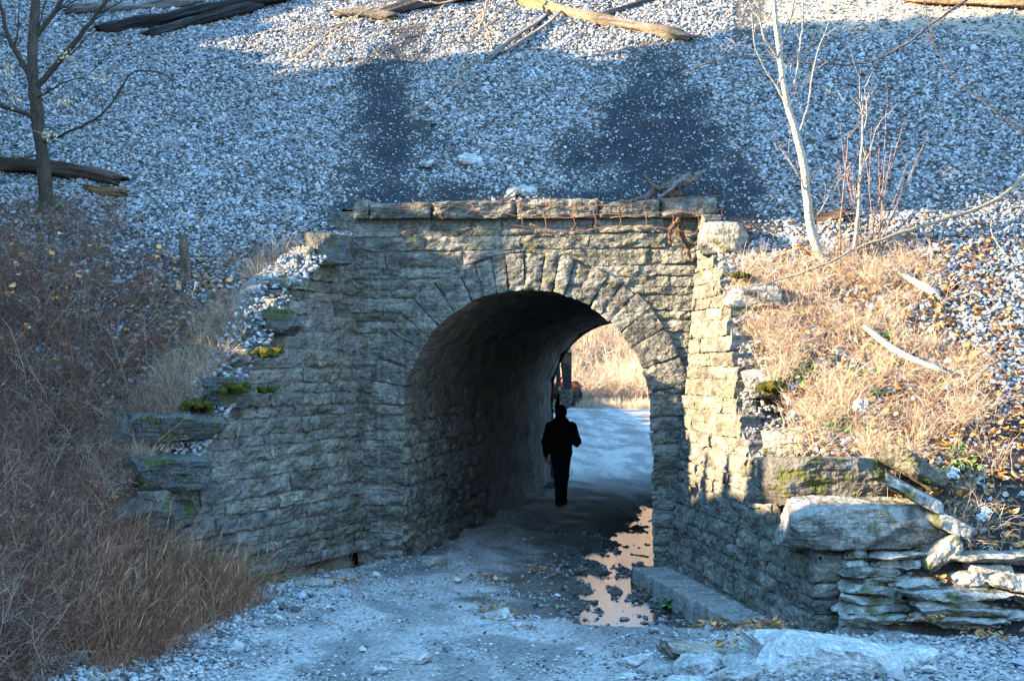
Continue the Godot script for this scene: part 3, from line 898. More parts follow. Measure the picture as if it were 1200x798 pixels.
func build_weeds() -> void:
	var dead := [Color(0.13, 0.065, 0.042), Color(0.17, 0.085, 0.055), Color(0.05, 0.03, 0.025), Color(0.26, 0.15, 0.095), Color(0.10, 0.05, 0.038), Color(0.23, 0.105, 0.06), Color(0.19, 0.08, 0.05), Color(0.36, 0.26, 0.19)]
	var straw := [Color(0.46, 0.36, 0.24), Color(0.56, 0.46, 0.33), Color(0.30, 0.20, 0.13), Color(0.48, 0.33, 0.23), Color(0.22, 0.14, 0.09)]
	var russet := [Color(0.19, 0.08, 0.04), Color(0.24, 0.105, 0.05), Color(0.12, 0.055, 0.032), Color(0.28, 0.15, 0.08)]
	var thick := []
	for k in 5: thick.append(clump_mesh(900 + k, 13, 0.8, 0.34, 1.1, 0.32, 0.7, 0.0042, 4, dead, 0.03))
	var tall := []
	for k in 3: tall.append(clump_mesh(920 + k, 6, 1.3, 0.22, 0.5, 0.16, 0.3, 0.0045, 7, dead, 0.1))
	var fox := []
	for k in 4: fox.append(clump_mesh(940 + k, 34, 0.6, 0.34, 0.7, 0.16, 0.5, 0.0024, 2, russet, 0.25))
	var tuft := []
	for k in 4: tuft.append(clump_mesh(960 + k, 50, 0.42, 0.12, 0.9, 0.14, 1.6, 0.0022, 0, straw))
	var mat_ := []
	for k in 4: mat_.append(clump_mesh(980 + k, 30, 0.50, 0.25, 1.4, 0.3, 1.1, 0.0026, 2, straw))
	var W := Color.WHITE
	# the thicket on the shaded bank
	var left_zone := func() -> Array:
		var d := rr(8.2, 20.2); var x := -rr(2.4, 0.385 * d + 0.4)
		if not in_view(x, d): return []
		var u := across(x, d); var a := along(x, d)
		if a > 0.55: return []
		if d > 13.9 and x > wing_left_x(d) - 0.15: return []
		if d <= 13.9 and x > (-3.0 if d < 12.0 else -2.75) + 0.3 * n2(d, 4.0): return []
		var zone := -5.5 + 0.62 * maxf(0.0, 0.5 - a)
		var k := sst(zone + 0.6, zone - 0.9, u + 0.9 * n2(u * 1.2, a))
		if d < 14.2 and d > 12.2: k = maxf(k, 0.8)
		if a < -0.5 and x > wing_left_x(d) - 1.6 and d > 14.2: k = maxf(k, 0.5)
		if rng.randf() > maxf(k, 0.2 if a < -0.1 else 0.03): return []
		return [x, surface_h(x, d), d, rr(0.4, 1.0) * (0.45 + 0.5 * k) * (0.65 + 0.35 * sst(0.0, -2.0, a)), W * rr(0.6, 1.4), 0.35]
	spread("bramble_thicket", "tangle of dead grey brown stems covering the shaded bank beside the wall", "weeds", thick, M.stalk, "stems", 3300, left_zone, 31)
	spread("tall_dead_weeds", "tall bare weed stalks standing out of the shaded thicket", "weeds", tall, M.stalk, "stalks", 420, left_zone, 32)
	spread("russet_grass", "russet dry grass along the gravel at the foot of the shaded bank", "grass", fox, M.stalk, "tuft", 560, func() -> Array:
		var d := rr(9.6, 14.2); var x := rr(-4.3, -2.55)
		var t := -2.62 - x + 0.25 * n2(d * 0.9, 1.0)
		if t < 0.0 or not in_view(x, d): return []
		if rng.randf() > sst(1.5, 0.5, t) * sst(9.2, 10.2, d) * sst(0.0, 0.35, t + 0.1): return []
		return [x, ground_h(x, d), d, rr(0.35, 1.15), W * rr(0.6, 1.5), 0.3], 33)
	# straw on the sunlit bank
	var right_zone := func() -> Array:
		var u := rr(2.25, 5.2); var a := rr(-5.1, -0.55)
		var p := from_ua(u, a)
		if in_corridor(p.x, p.y): return []
		var k := sst(-0.55, -0.95, a + 0.3 * n2(u * 1.3, a)) * sst(0.5, -0.2, u - 4.5 + 0.10 * a + 0.4 * n2(u, a * 1.3))
		k *= 1.0 - 0.6 * sst(-3.7, -4.3, a)
		if rng.randf() > k: return []
		return [p.x, emb_h(p.x, p.y), p.y, rr(0.45, 0.95), W * rr(0.8, 1.25), 0.5]
	spread("matted_straw", "matted straw coloured grass sprawling over the sunlit bank beside the pale wall", "grass", mat_, M.stalk, "tuft", 640, right_zone, 34)
	spread("straw_tufts", "drooping straw tufts among the sunlit matted grass", "grass", tuft, M.stalk, "tuft", 200, right_zone, 35)
	# straw hanging over the shaded wall top
	spread("dry_grass_fringe", "pale dry grass drooping over the top of the shaded wall", "grass", tuft, M.stalk, "tuft", 420, func() -> Array:
		var d := rr(14.4, 18.0); var x := wing_left_x(d) - rr(0.0, 1.1)
		if rng.randf() > 0.35 + 0.6 * sst(17.2, 16.0, d): return []
		return [x, surface_h(x, d) + 0.02, d, rr(0.5, 1.05), W * rr(0.7, 1.2), 0.6], 36)
	# dead leaves
	var lv := [leaf_mesh(1), leaf_mesh(2), leaf_mesh(3)]
	var lc := [Color(0.42, 0.20, 0.08), Color(0.30, 0.14, 0.06), Color(0.50, 0.30, 0.14), Color(0.22, 0.12, 0.07), Color(0.36, 0.24, 0.15), Color(0.55, 0.24, 0.06)]
	spread("dead_leaves", "curled brown and orange dead leaves littering both banks", "leaves", lv, M.leaf, "leaf", 6500, func() -> Array:
		var right := rng.randf() < 0.42
		var u := rr(2.3, 5.6) if right else rr(-8.0, -2.0)
		var a := rr(-5.2, 0.1)
		if not right and rng.randf() < 0.3: a = rr(-8.5, -4.5); u = rr(-5.0, -2.2)
		var p := from_ua(u, a)
		if in_corridor(p.x, p.y) and p.y > 14.0: return []
		if not in_view(p.x, p.y) or p.y < 9.2: return []
		if not right and p.y < 14.0 and p.x > -2.75 + rr(-0.3, 0.2): return []
		if a > -0.6 and rng.randf() < 0.85: return []
		var hang := rr(0.0, 0.45) if not right and u < -4.6 + 0.3 * a and rng.randf() < 0.5 else 0.0
		return [p.x, surface_h(p.x, p.y) + rr(0.01, 0.06) + hang, p.y, rr(0.05, 0.11), (lc[rng.randi() % lc.size()] as Color) * rr(0.7, 1.2), 0.9], 37)
	spread("drifted_leaves", "small drifts of brown leaves caught among the fallen slabs and on the road", "leaves", lv, M.leaf, "leaf", 520, func() -> Array:
		var drifts := [[-0.25, 15.6, 0.35, 0.02], [0.35, 17.0, 0.3, 0.0], [-0.1, 13.2, 0.3, 0.0], [1.55, 10.6, 0.16, 0.03], [1.85, 10.7, 0.15, 0.10], [3.35, 11.35, 0.16, 0.12], [3.55, 11.95, 0.16, 0.42], [4.3, 11.6, 0.3, 0.2], [3.6, 10.75, 0.15, 0.03], [-1.9, 15.6, 0.25, 0.0], [1.62, 16.6, 0.25, 0.02]]
		var q: Array = drifts[rng.randi() % drifts.size()]
		var x: float = q[0] + rng.randfn(0, 0.5) * q[2]; var d: float = q[1] + rng.randfn(0, 0.8) * q[2]
		return [x, ground_h(x, d) + q[3] + rr(0.01, 0.05), d, rr(0.03, 0.07), (lc[rng.randi() % lc.size()] as Color) * rr(0.45, 0.9), 0.9], 38)
	# evergreen leaves
	spread("green_creepers", "small green leaves of creepers and moss tufts on both banks", "plants", lv, M.green, "leaf", 420, func() -> Array:
		var spots := [[-6.35, 19.5, 0.25], [-2.5, 18.0, 0.15], [-2.75, 16.3, 0.2], [-3.2, 15.4, 0.3], [3.0, 14.7, 0.2], [3.5, 14.3, 0.2], [3.2, 13.8, 0.25], [3.9, 14.9, 0.15], [1.75, 15.4, 0.1], [-4.6, 13.2, 0.4], [4.1, 12.9, 0.2]]
		var q: Array = spots[rng.randi() % spots.size()]
		var x: float = q[0] + rng.randfn(0, 0.6) * q[2]; var d: float = q[1] + rng.randfn(0, 0.6) * q[2]
		return [x, surface_h(x, d) + rr(0.03, 0.12), d, rr(0.04, 0.10), Color(0.05, 0.13, 0.03) * rr(0.7, 1.8), 1.0], 39)

func limb(mb: MB, p: PackedVector3Array, r0: float, r1: float, col: Color, sides := 7, col2 := Color(-1, 0, 0)) -> void:
	mb.tube(p, taper(p.size(), r0, r1), sides, col, col2)
func smooth_path(pts: Array, sub := 5, wob := 0.0) -> PackedVector3Array:
	var o := PackedVector3Array()
	var n := pts.size()
	for k in n - 1:
		var a: Vector3 = pts[maxi(k - 1, 0)]; var b: Vector3 = pts[k]; var c: Vector3 = pts[k + 1]; var d: Vector3 = pts[mini(k + 2, n - 1)]
		for s in sub:
			o.append(b.cubic_interpolate(c, a, d, float(s) / sub) + Vector3(rr(-wob, wob), rr(-wob, wob), rr(-wob, wob)))
	o.append(pts[n - 1])
	return o
func twiggy(mb: MB, p: PackedVector3Array, r: float, count: int, length: float, col: Color, depth := 1) -> void:
	for k in count:
		var i := 1 + rng.randi() % (p.size() - 1)
		var t := (p[i] - p[i - 1]).normalized()
		var dir := (t * rr(0.4, 1.0) + Vector3(rr(-1, 1), rr(-0.5, 1), rr(-1, 1)) * 0.9).normalized()
		var q := curve_pts(p[i], dir, length * rr(0.5, 1.2), 5, 0.22, -0.1)
		mb.tube(q, taper(6, r, r * 0.4), 4, col)
		if depth > 0: twiggy(mb, q, r * 0.55, 2, length * 0.5, col, depth - 1)
func build_trees() -> void:
	rng.seed = 71
	# rough barked young tree on the shaded bank
	var foot := S(-6.48, surface_h(-6.48, 19.7) - 0.1, 19.7)
	var t := thing("bare_tree", "dark rough barked bare tree growing on the ballast above the shaded thicket", "tree", foot)
	var bk := Color(0.095, 0.072, 0.052)
	var path := smooth_path([Vector3(0.02, 0, 0), Vector3(-0.02, 0.5, 0), Vector3(-0.12, 1.45, 0.05), Vector3(-0.2, 2.1, 0.0), Vector3(-0.18, 3.1, -0.1), Vector3(-0.1, 4.3, -0.1), Vector3(-0.2, 5.6, -0.1)], 6, 0.006)
	var mb := MB.new()
	var rads := taper(path.size(), 0.105, 0.038)
	rads[0] = 0.17; rads[1] = 0.13
	for k in rads.size(): rads[k] *= rr(0.92, 1.1)
	mb.tube(path, rads, 12, bk, bk * 1.1)
	for k in mb.v.size():
		mb.c[k] = mb.c[k] * (1.0 + 0.6 * nf2(mb.v[k].x * 9.0 + mb.v[k].z * 7.0, mb.v[k].y * 4.0))
	part(t, "trunk", mb.mesh(), M.bark)
	for d in [[14, 0.3, [Vector3(0.5, 0.55, 0.1), Vector3(0.9, 1.0, 0.2), Vector3(1.3, 1.5, 0.3)], 0.05], [11, 0.3, [Vector3(-0.5, 0.15, 0.3), Vector3(-1.1, 0.3, 0.5)], 0.035], [9, 0.3, [Vector3(0.6, 0.12, 0.4), Vector3(1.1, 0.35, 0.6), Vector3(1.5, 0.85, 0.7), Vector3(2.1, 0.7, 0.8)], 0.022], [16, 0.3, [Vector3(-0.4, 0.6, -0.2), Vector3(-0.6, 1.4, -0.2)], 0.05], [20, 0.3, [Vector3(0.5, 0.7, 0.0), Vector3(1.0, 1.6, 0.0)], 0.04], [24, 0.3, [Vector3(-0.5, 0.7, 0.2), Vector3(-0.9, 1.7, 0.2)], 0.04], [13, 0.3, [Vector3(0.5, 0.1, 0.5), Vector3(1.0, 0.15, 0.9)], 0.018], [8, 0.3, [Vector3(-0.4, -0.1, 0.4), Vector3(-0.9, 0.0, 0.7)], 0.018]]:
		var b: Vector3 = path[d[0]]
		var pp := [b]
		for q in d[2]: pp.append(b + q)
		var bp := smooth_path(pp, 5, 0.012)
		mb = MB.new()
		limb(mb, bp, d[3], d[3] * 0.35, bk * 0.9, 6)
		twiggy(mb, bp, d[3] * 0.3, 5, 0.6, bk * 0.9)
		part(t, "branch", mb.mesh(), M.bark)
	for p in [Vector3(0.35, 2.15, 0.3), Vector3(0.95, 1.75, 0.7), Vector3(0.45, 1.45, 0.5), Vector3(-0.3, 1.5, 0.5), Vector3(0.25, 0.95, 0.7), Vector3(-0.35, 1.9, 0.5)]:
		mb = MB.new()
		mb.tube(curve_pts(p, Vector3(-0.7, 0.25, -0.6), 0.55, 4, 0.1, 0.0), taper(5, 0.004, 0.005), 4, Color(0.4, 0.29, 0.16))
		for k in 26:
			var q: Vector3 = p + Vector3(rng.randfn(0, 0.06), rng.randfn(0, 0.05) - 0.02, rng.randfn(0, 0.05))
			var e := Vector3(rr(-1, 1), rr(-1, 1), rr(-1, 1)).normalized() * 0.03
			var f := e.cross(Vector3(rr(-1, 1), rr(-1, 1), rr(-1, 1))).normalized() * 0.014
			mb.quad(q - e, q + f, q + e, q - f, Color(0.48, 0.36, 0.2) * rr(0.7, 1.2))
		part(t, "seed_cluster", mb.mesh(), M.leaf)
	# pale sapling and its neighbours on the sunlit bank
	var pale := Color(0.52, 0.46, 0.38)
	foot = S(3.56, emb_h(3.56, 16.4) - 0.06, 16.4)
	t = thing("pale_sapling", "slender pale barked bare sapling leaning out of the sunlit grass", "tree", foot)
	path = smooth_path([Vector3(0.06, 0, 0), Vector3(-0.06, 0.3, 0.02), Vector3(-0.14, 0.65, 0.05), Vector3(-0.2, 1.25, 0.05), Vector3(-0.38, 1.9, 0.05), Vector3(-0.46, 2.5, 0.0), Vector3(-0.53, 3.1, 0.0), Vector3(-0.6, 4.2, 0.0)], 5, 0.008)
	mb = MB.new()
	mb.tube(path, taper(path.size(), 0.062, 0.022), 9, pale, pale)
	part(t, "trunk", mb.mesh(), M.bark)
	for d in [[21, [Vector3(0.12, 0.12, 0.0), Vector3(0.16, 0.5, 0.05), Vector3(0.2, 0.85, 0.05), Vector3(0.15, 1.5, 0.05)], 0.018], [24, [Vector3(-0.2, 0.25, 0.1), Vector3(-0.28, 0.5, 0.1), Vector3(-0.5, 0.7, 0.1)], 0.016], [26, [Vector3(0.15, 0.25, 0.0), Vector3(0.2, 0.9, 0.1)], 0.015], [28, [Vector3(-0.2, 0.2, 0.0), Vector3(-0.4, 0.6, 0.0)], 0.013], [12, [Vector3(-0.15, 0.2, 0.2), Vector3(-0.35, 0.5, 0.2)], 0.010], [17, [Vector3(0.1, 0.3, 0.1), Vector3(0.18, 0.8, 0.1), Vector3(0.35, 1.3, 0.1)], 0.014], [19, [Vector3(-0.15, 0.3, 0.0), Vector3(-0.4, 0.7, 0.1), Vector3(-0.45, 1.2, 0.1)], 0.013], [30, [Vector3(0.25, 0.3, 0.0), Vector3(0.5, 0.5, 0.0)], 0.011], [8, [Vector3(0.2, 0.3, 0.1), Vector3(0.45, 0.7, 0.1)], 0.008]]:
		var b: Vector3 = path[d[0]]
		var pp := [b]
		for q in d[1]: pp.append(b + q)
		var bp := smooth_path(pp, 5, 0.008)
		mb = MB.new()
		limb(mb, bp, d[2], d[2] * 0.4, pale * 0.85, 6)
		twiggy(mb, bp, d[2] * 0.4, 6, 0.4, pale * 0.8)
		part(t, "branch", mb.mesh(), M.bark)
	var others := [[3.92, 16.3, [Vector3(0, 0, 0), Vector3(0.05, 0.5, 0), Vector3(0.08, 1.1, 0.05), Vector3(0.12, 1.75, 0.0)], 0.032, "grey forked sapling beside the pale leaning sapling", Color(0.40, 0.35, 0.30), 10],
		[3.74, 16.15, [Vector3(0, 0, 0), Vector3(0.0, 0.6, 0), Vector3(0.06, 1.2, 0.0), Vector3(0.1, 1.7, 0.0)], 0.016, "thin brown sapling stem between two thicker pale saplings", Color(0.30, 0.20, 0.14), 6]]
	for d in others:
		foot = S(d[0], emb_h(d[0], d[1]) - 0.05, d[1])
		t = thing("sapling", d[4], "tree", foot)
		path = smooth_path(d[2], 5, 0.008)
		mb = MB.new(); limb(mb, path, d[3], d[3] * 0.3, d[5], 7); part(t, "trunk", mb.mesh(), M.bark)
		mb = MB.new(); twiggy(mb, path, d[3] * 0.35, d[6], 0.55, d[5]); part(t, "twigs", mb.mesh(), M.bark)
	# red twigged shrub
	foot = S(4.15, emb_h(4.15, 16.45) - 0.03, 16.45)
	var sh := MB.new()
	for k in 16:
		var p := curve_pts(Vector3(rr(-0.12, 0.12), 0, rr(-0.1, 0.1)), Vector3(rr(-0.25, 0.75), 1, rr(-0.3, 0.3)), rr(0.9, 1.8), 7, 0.07, -0.05)
		limb(sh, p, 0.008, 0.003, Color(0.40, 0.24, 0.17), 4)
		twiggy(sh, p, 0.003, 3, 0.3, Color(0.42, 0.26, 0.19), 0)
	var so := part(self, "twiggy_shrub", sh.mesh(), M.bark)
	so.position = foot
	tag(so, "leafless shrub of thin reddish brown twigs on the ballast beside the saplings", "shrub")
	# long arching branch over the sunlit bank
	var arc := MB.new()
	var ap := smooth_path([S(7.4, 5.9, 17.2), S(6.35, 5.05, 17.0), S(6.05, 4.72, 16.75), S(5.55, 4.38, 16.55), S(4.59, 4.06, 16.35), S(3.95, 3.84, 16.2), S(3.6, 3.66, 16.0), S(3.15, 3.5, 15.85), S(2.6, 3.35, 15.75)], 6, 0.012)
	limb(arc, ap, 0.032, 0.008, Color(0.44, 0.35, 0.24), 7)
	for q in [[18, [Vector3(0, -0.15, 0.1), Vector3(-0.03, -0.4, 0.25), Vector3(0.1, -0.8, 0.5), Vector3(-0.35, -1.15, 0.8), Vector3(-0.8, -1.4, 1.0)], 0.012], [26, [Vector3(0.2, -0.2, 0.1), Vector3(0.1, -0.5, 0.4)], 0.008], [34, [Vector3(-0.2, -0.1, 0.2), Vector3(-0.3, -0.3, 0.4)], 0.006]]:
		var pp := [ap[q[0]]]
		for w in q[1]: pp.append(ap[q[0]] + w)
		limb(arc, smooth_path(pp, 4, 0.01), q[2], q[2] * 0.4, Color(0.42, 0.34, 0.24), 5)
	var ao := part(self, "fallen_branch", arc.mesh(), M.bark)
	tag(ao, "long pale branch arching down over the ballast into the sunlit grass", "branch")
	# overhanging bare branches of trees that stand beside the road
	var over := [[[S(9.2, 8.6, 17.5), S(7.0, 8.2, 17.0), S(5.9, 7.2, 16.6), S(5.0, 6.55, 16.5), S(4.45, 6.15, 16.5), S(3.9, 6.0, 16.5), S(2.6, 6.1, 16.6), S(1.9, 5.9, 16.7)], 0.022, "dark thin branch hanging in front of the ballast beside the pale sapling", Color(0.16, 0.13, 0.11)],
		[[S(8.2, 6.0, 16.5), S(6.4, 5.15, 16.4), S(5.4, 5.6, 16.4), S(4.9, 6.2, 16.4), S(4.75, 7.2, 16.4)], 0.016, "dark twig curving up in front of the ballast above the arching branch", Color(0.15, 0.12, 0.11)]]
	for q in over:
		var mb2 := MB.new()
		var op := smooth_path(q[0], 6, 0.012)
		limb(mb2, op, q[1], q[1] * 0.3, q[3], 6)
		twiggy(mb2, op, q[1] * 0.35, 7, 0.6, q[3])
		var oo := part(self, "hanging_branch", mb2.mesh(), M.bark)
		tag(oo, q[2], "branch")
	# orange vines hanging from the crest, colour lightened in place of sunlight
	rng.seed = 73
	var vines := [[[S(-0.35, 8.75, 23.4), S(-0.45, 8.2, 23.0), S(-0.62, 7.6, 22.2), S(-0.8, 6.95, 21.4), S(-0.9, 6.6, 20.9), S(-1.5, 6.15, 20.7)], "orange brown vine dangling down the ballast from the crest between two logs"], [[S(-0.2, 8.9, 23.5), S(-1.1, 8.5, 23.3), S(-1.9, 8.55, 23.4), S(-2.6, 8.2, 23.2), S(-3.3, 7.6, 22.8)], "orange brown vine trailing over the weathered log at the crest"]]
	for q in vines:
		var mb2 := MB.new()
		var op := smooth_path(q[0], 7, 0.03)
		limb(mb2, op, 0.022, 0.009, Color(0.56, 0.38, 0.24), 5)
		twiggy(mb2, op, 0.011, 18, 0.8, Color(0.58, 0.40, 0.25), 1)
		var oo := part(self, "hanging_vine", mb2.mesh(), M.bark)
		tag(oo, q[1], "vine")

# ---------------------------------------------------------------- timber
func log_mesh(length: float, w: float, h: float, seed_: float, col: Color, split := 0.0) -> ArrayMesh:  # split greys all but one end, which stays gold as painted sunlight
	var mb := MB.new()
	var n := maxi(10, int(length / 0.07)); var sides := 20
	for i in n + 1:
		var t := float(i) / n
		var end := 1.0 - 0.35 * sst(0.06, 0.0, minf(t, 1.0 - t) * rr(0.6, 1.4))
		for s in sides:
			var an := TAU * s / sides
			var cx := cos(an); var cy := sin(an)
			var se := 1.0 / pow(pow(absf(cx), 4.0) + pow(absf(cy), 4.0), 0.25)
			var k := end * (1.0 + 0.30 * n2(an * 1.2 + seed_, t * length * 0.9) + 0.20 * n2(an * 4.0 + seed_, t * length * 0.8 + 5.0) + 0.10 * n2(an * 9.0, t * length * 1.5 + seed_))
			var x := (t - 0.5) * length + 0.05 * n2(an * 2.0 + seed_, 3.0) * (1.0 if i == 0 or i == n else 0.0) * 4.0
			mb.v.append(Vector3(x, cy * se * h * 0.5 * k + 0.04 * sin(t * 4.0 + seed_), cx * se * w * 0.5 * k))
			var c := col.lerp(Color(0.17, 0.15, 0.13), 0.8 * split * sst(0.2, 0.55, t + 0.2 * n2(an * 2.0, t * 3.0))) * (1.0 + 0.6 * n2(an * 5.0 + seed_, t * length * 1.2) + 0.3 * n2(an * 14.0, t * length * 3.0))  # gold to grey along the length puts a sunlit end into the colour
			mb.c.append(Color(maxf(c.r, 0.01), maxf(c.g, 0.01), maxf(c.b, 0.01)))
	for i in n:
		for s in sides:
			var a := i * sides + s; var b := i * sides + (s + 1) % sides
			mb.ix.append_array(PackedInt32Array([a, b, b + sides, a, b + sides, a + sides]))
	for q in [0, n]:
		for s in range(1, sides - 1): mb.ix.append_array(PackedInt32Array([q * sides, q * sides + s, q * sides + s + 1]))
	return mb.mesh()
func timber(called: String, label: String, a: Vector3, b: Vector3, w: float, h: float, col: Color, weathered := 0.0) -> MeshInstance3D:  # weathered sets how strongly the painted sunlit end stands out
	var o := part(self, called, log_mesh(a.distance_to(b), w, h, a.x * 3.0 + b.y * 7.0, col, weathered), M.wood)
	var x := (b - a).normalized()
	var z := x.cross(Vector3.UP).normalized()
	var y := z.cross(x)
	o.transform = Transform3D(Basis(x, y, z), (a + b) * 0.5)
	tag(o, label, "log")
	return o
func on_bank(u: float, a: float, up := 0.0) -> Vector3:
	var p := from_ua(u, a)
	return S(p.x, emb_h(p.x, p.y) + up, p.y)
func build_timber() -> void:
	rng.seed = 81
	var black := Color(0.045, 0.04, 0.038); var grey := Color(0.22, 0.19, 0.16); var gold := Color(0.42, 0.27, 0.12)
	timber("railway_tie", "long black railway tie lying slantwise at the crest above the shaded slope", on_bank(-8.6, 5.55, 0.1), on_bank(-5.3, 6.4, 0.12), 0.2, 0.2, black)
	timber("railway_tie", "second black railway tie lying against the long black one", on_bank(-7.7, 5.42, 0.08), on_bank(-5.9, 6.1, 0.08), 0.18, 0.16, black * 1.2)
	timber("railway_tie", "grey weathered railway tie half buried above the black ties", on_bank(-9.6, 6.3, 0.05), on_bank(-7.2, 6.6, 0.05), 0.25, 0.18, grey)
	timber("railway_tie", "dark weathered tie under the orange vine at the crest", on_bank(-3.5, 5.6, 0.1), on_bank(-1.5, 6.3, 0.12), 0.24, 0.2, Color(0.10, 0.085, 0.075))
	timber("railway_tie", "short grey tie end beside the vine covered dark tie", on_bank(-4.3, 5.7, 0.07), on_bank(-3.2, 5.5, 0.07), 0.2, 0.16, grey)
	timber("log", "golden log lying on the ballast, sunlight painted into one end", on_bank(-1.15, 5.9, 0.1), on_bank(1.75, 4.35, 0.1), 0.16, 0.17, gold, 1.0)
	timber("split_plank", "split grey plank below the golden log, broken end down", on_bank(-1.25, 3.9, 0.06), on_bank(-0.6, 5.35, 0.1), 0.10, 0.05, grey)
	timber("split_plank", "narrow grey splinter leaning beside the split plank", on_bank(-1.0, 4.1, 0.06), on_bank(-0.35, 5.3, 0.14), 0.06, 0.04, grey * 1.2)
	timber("log", "dark forked branch log above the golden log", on_bank(0.3, 5.35, 0.08), on_bank(1.9, 6.2, 0.1), 0.09, 0.09, Color(0.12, 0.09, 0.08))
	timber("pole", "thin grey pole lying along the crest beside the forked branch log", on_bank(1.2, 5.75, 0.08), on_bank(4.2, 5.9, 0.08), 0.06, 0.06, Color(0.2, 0.16, 0.14))
	timber("log", "sunlit pale brown log on the bare soil at the crest", on_bank(5.2, 5.35, 0.12), on_bank(7.6, 4.75, 0.12), 0.26, 0.24, Color(0.40, 0.27, 0.16))
	timber("railway_tie", "rotten brown railway tie behind the foot of the rough barked tree", on_bank(-8.6, 1.55, 0.07), on_bank(-5.95, 0.95, 0.04), 0.24, 0.2, Color(0.10, 0.06, 0.04))
	timber("rotten_post", "splintered end of the rotten brown tie, lighter wood showing", on_bank(-6.4, 0.82, 0.05), on_bank(-5.75, 0.62, 0.05), 0.14, 0.12, Color(0.26, 0.14, 0.06))
	timber("stump", "short broken stump standing among weeds above the shaded wall", on_bank(-4.1, -1.15, -0.1), on_bank(-4.12, -1.12, 0.0) + Vector3(0.02, 0.5, 0), 0.13, 0.13, Color(0.22, 0.16, 0.11))
	timber("wood_scrap", "short dark wood block on the ballast behind the pale sapling", on_bank(3.55, -0.1, 0.06), on_bank(3.95, -0.25, 0.06), 0.12, 0.14, Color(0.10, 0.065, 0.05))
	timber("pale_stick", "bleached stick lying across the sunlit ballast beside the straw", on_bank(4.4, -1.05, 0.06), on_bank(4.85, -1.75, 0.06), 0.06, 0.06, Color(0.55, 0.5, 0.42))
	timber("pale_stick", "second bleached stick lower in the sunlit straw", on_bank(4.05, -2.35, 0.2), on_bank(4.75, -2.95, 0.1), 0.05, 0.05, Color(0.55, 0.5, 0.42))
	timber("pale_stick", "bleached stick lying at the puddle edge under the concrete ledge", S(1.42, -0.10, 14.5), S(1.72, -0.08, 14.15), 0.035, 0.035, Color(0.5, 0.47, 0.4))
	# root stump on the coping
	var t := thing("driftwood_root", "gnarled grey root stump hanging over the end of the coping in the rusty wire", "root", on_bank(1.75, 0.25, 0.0))
	var roots := [[[Vector3(0.1, 0.25, -0.1), Vector3(0.05, 0.1, 0.15), Vector3(0.12, -0.25, 0.33), Vector3(0.28, -0.75, 0.36)], 0.12, 0.025, Color(0.20, 0.13, 0.09)], [[Vector3(0.2, 0.32, 0), Vector3(-0.1, 0.14, 0.2), Vector3(-0.35, 0.02, 0.3), Vector3(-0.62, -0.02, 0.34)], 0.08, 0.02, Color(0.30, 0.24, 0.19)], [[Vector3(0.3, 0.35, 0), Vector3(0.1, 0.2, 0.25), Vector3(-0.12, 0.02, 0.4)], 0.06, 0.02, Color(0.42, 0.37, 0.32)], [[Vector3(0.1, 0.1, 0.1), Vector3(0.2, -0.1, 0.35), Vector3(0.02, -0.4, 0.4), Vector3(0.04, -0.55, 0.38)], 0.09, 0.02, Color(0.26, 0.15, 0.09)], [[Vector3(0.1, 0.2, 0.1), Vector3(0.35, 0.3, 0.0), Vector3(0.5, 0.42, -0.05)], 0.09, 0.04, Color(0.36, 0.3, 0.26)], [[Vector3(-0.05, 0.15, 0.2), Vector3(-0.2, 0.2, 0.3), Vector3(-0.3, 0.34, 0.32)], 0.05, 0.015, Color(0.3, 0.25, 0.21)]]
	for r in roots:
		var mb := MB.new()
		var p := smooth_path(r[0], 9, 0.02)
		var rd := taper(p.size(), r[1] * 0.65, r[2] * 0.6)
		for q in rd.size(): rd[q] *= rr(0.75, 1.25)
		mb.tube(p, rd, 9, r[3] * 0.6, r[3] * 0.75)
		twiggy(mb, p, r[2] * 0.5, 4, 0.22, r[3] * 0.6, 0)
		part(t, "root", mb.mesh(), M.bark)

func build_wire() -> void:
	rng.seed = 91
	var t := thing("wire_mesh", "rusty square wire mesh sagging in front of the coping and over the arch", "wire", S(P0X, 0, P0D), -atan2(AX, AC))
	var rust := Color(0.15, 0.065, 0.038)
	var sag := func(u: float, row: float) -> Vector3:
		var k := sst(-1.0, 0.6, u)
		return Vector3(u, 4.53 - row * lerpf(0.06, 0.175, k) - 0.03 * sin(u * 2.0 + row) - 0.035 * n2(u * 1.5, row) - 0.02 * row * sst(1.2, 2.2, u), 0.19 + 0.03 * n2(u * 1.2, row * 2.0 + 4.0))
	for row in 3:
		var p := PackedVector3Array()
		var from: float = [-2.3, -2.1, -0.15][row]
		for k in 46:
			p.append(sag.call(lerpf(from, 2.45, k / 45.0), float(row)))
		var mb := MB.new(); mb.tube(p, taper(46, 0.0048, 0.0048), 5, rust, rust * 1.3)
		part(t, "strand", mb.mesh(), M.rust)
	for k in 14:
		var u := -1.55 + k * 0.31 + rr(-0.03, 0.03)
		var p := PackedVector3Array()
		var last := 2.0 if u > -0.1 else 1.0
		for j in 9: p.append((sag.call(u + 0.02 * sin(j * 1.3), lerpf(-0.3, last, j / 8.0)) as Vector3) + Vector3(rr(-0.005, 0.005), 0, 0.006))
		var mb := MB.new(); mb.tube(p, taper(9, 0.0045, 0.0045), 5, rust * 1.1)
		part(t, "cross_wire", mb.mesh(), M.rust)

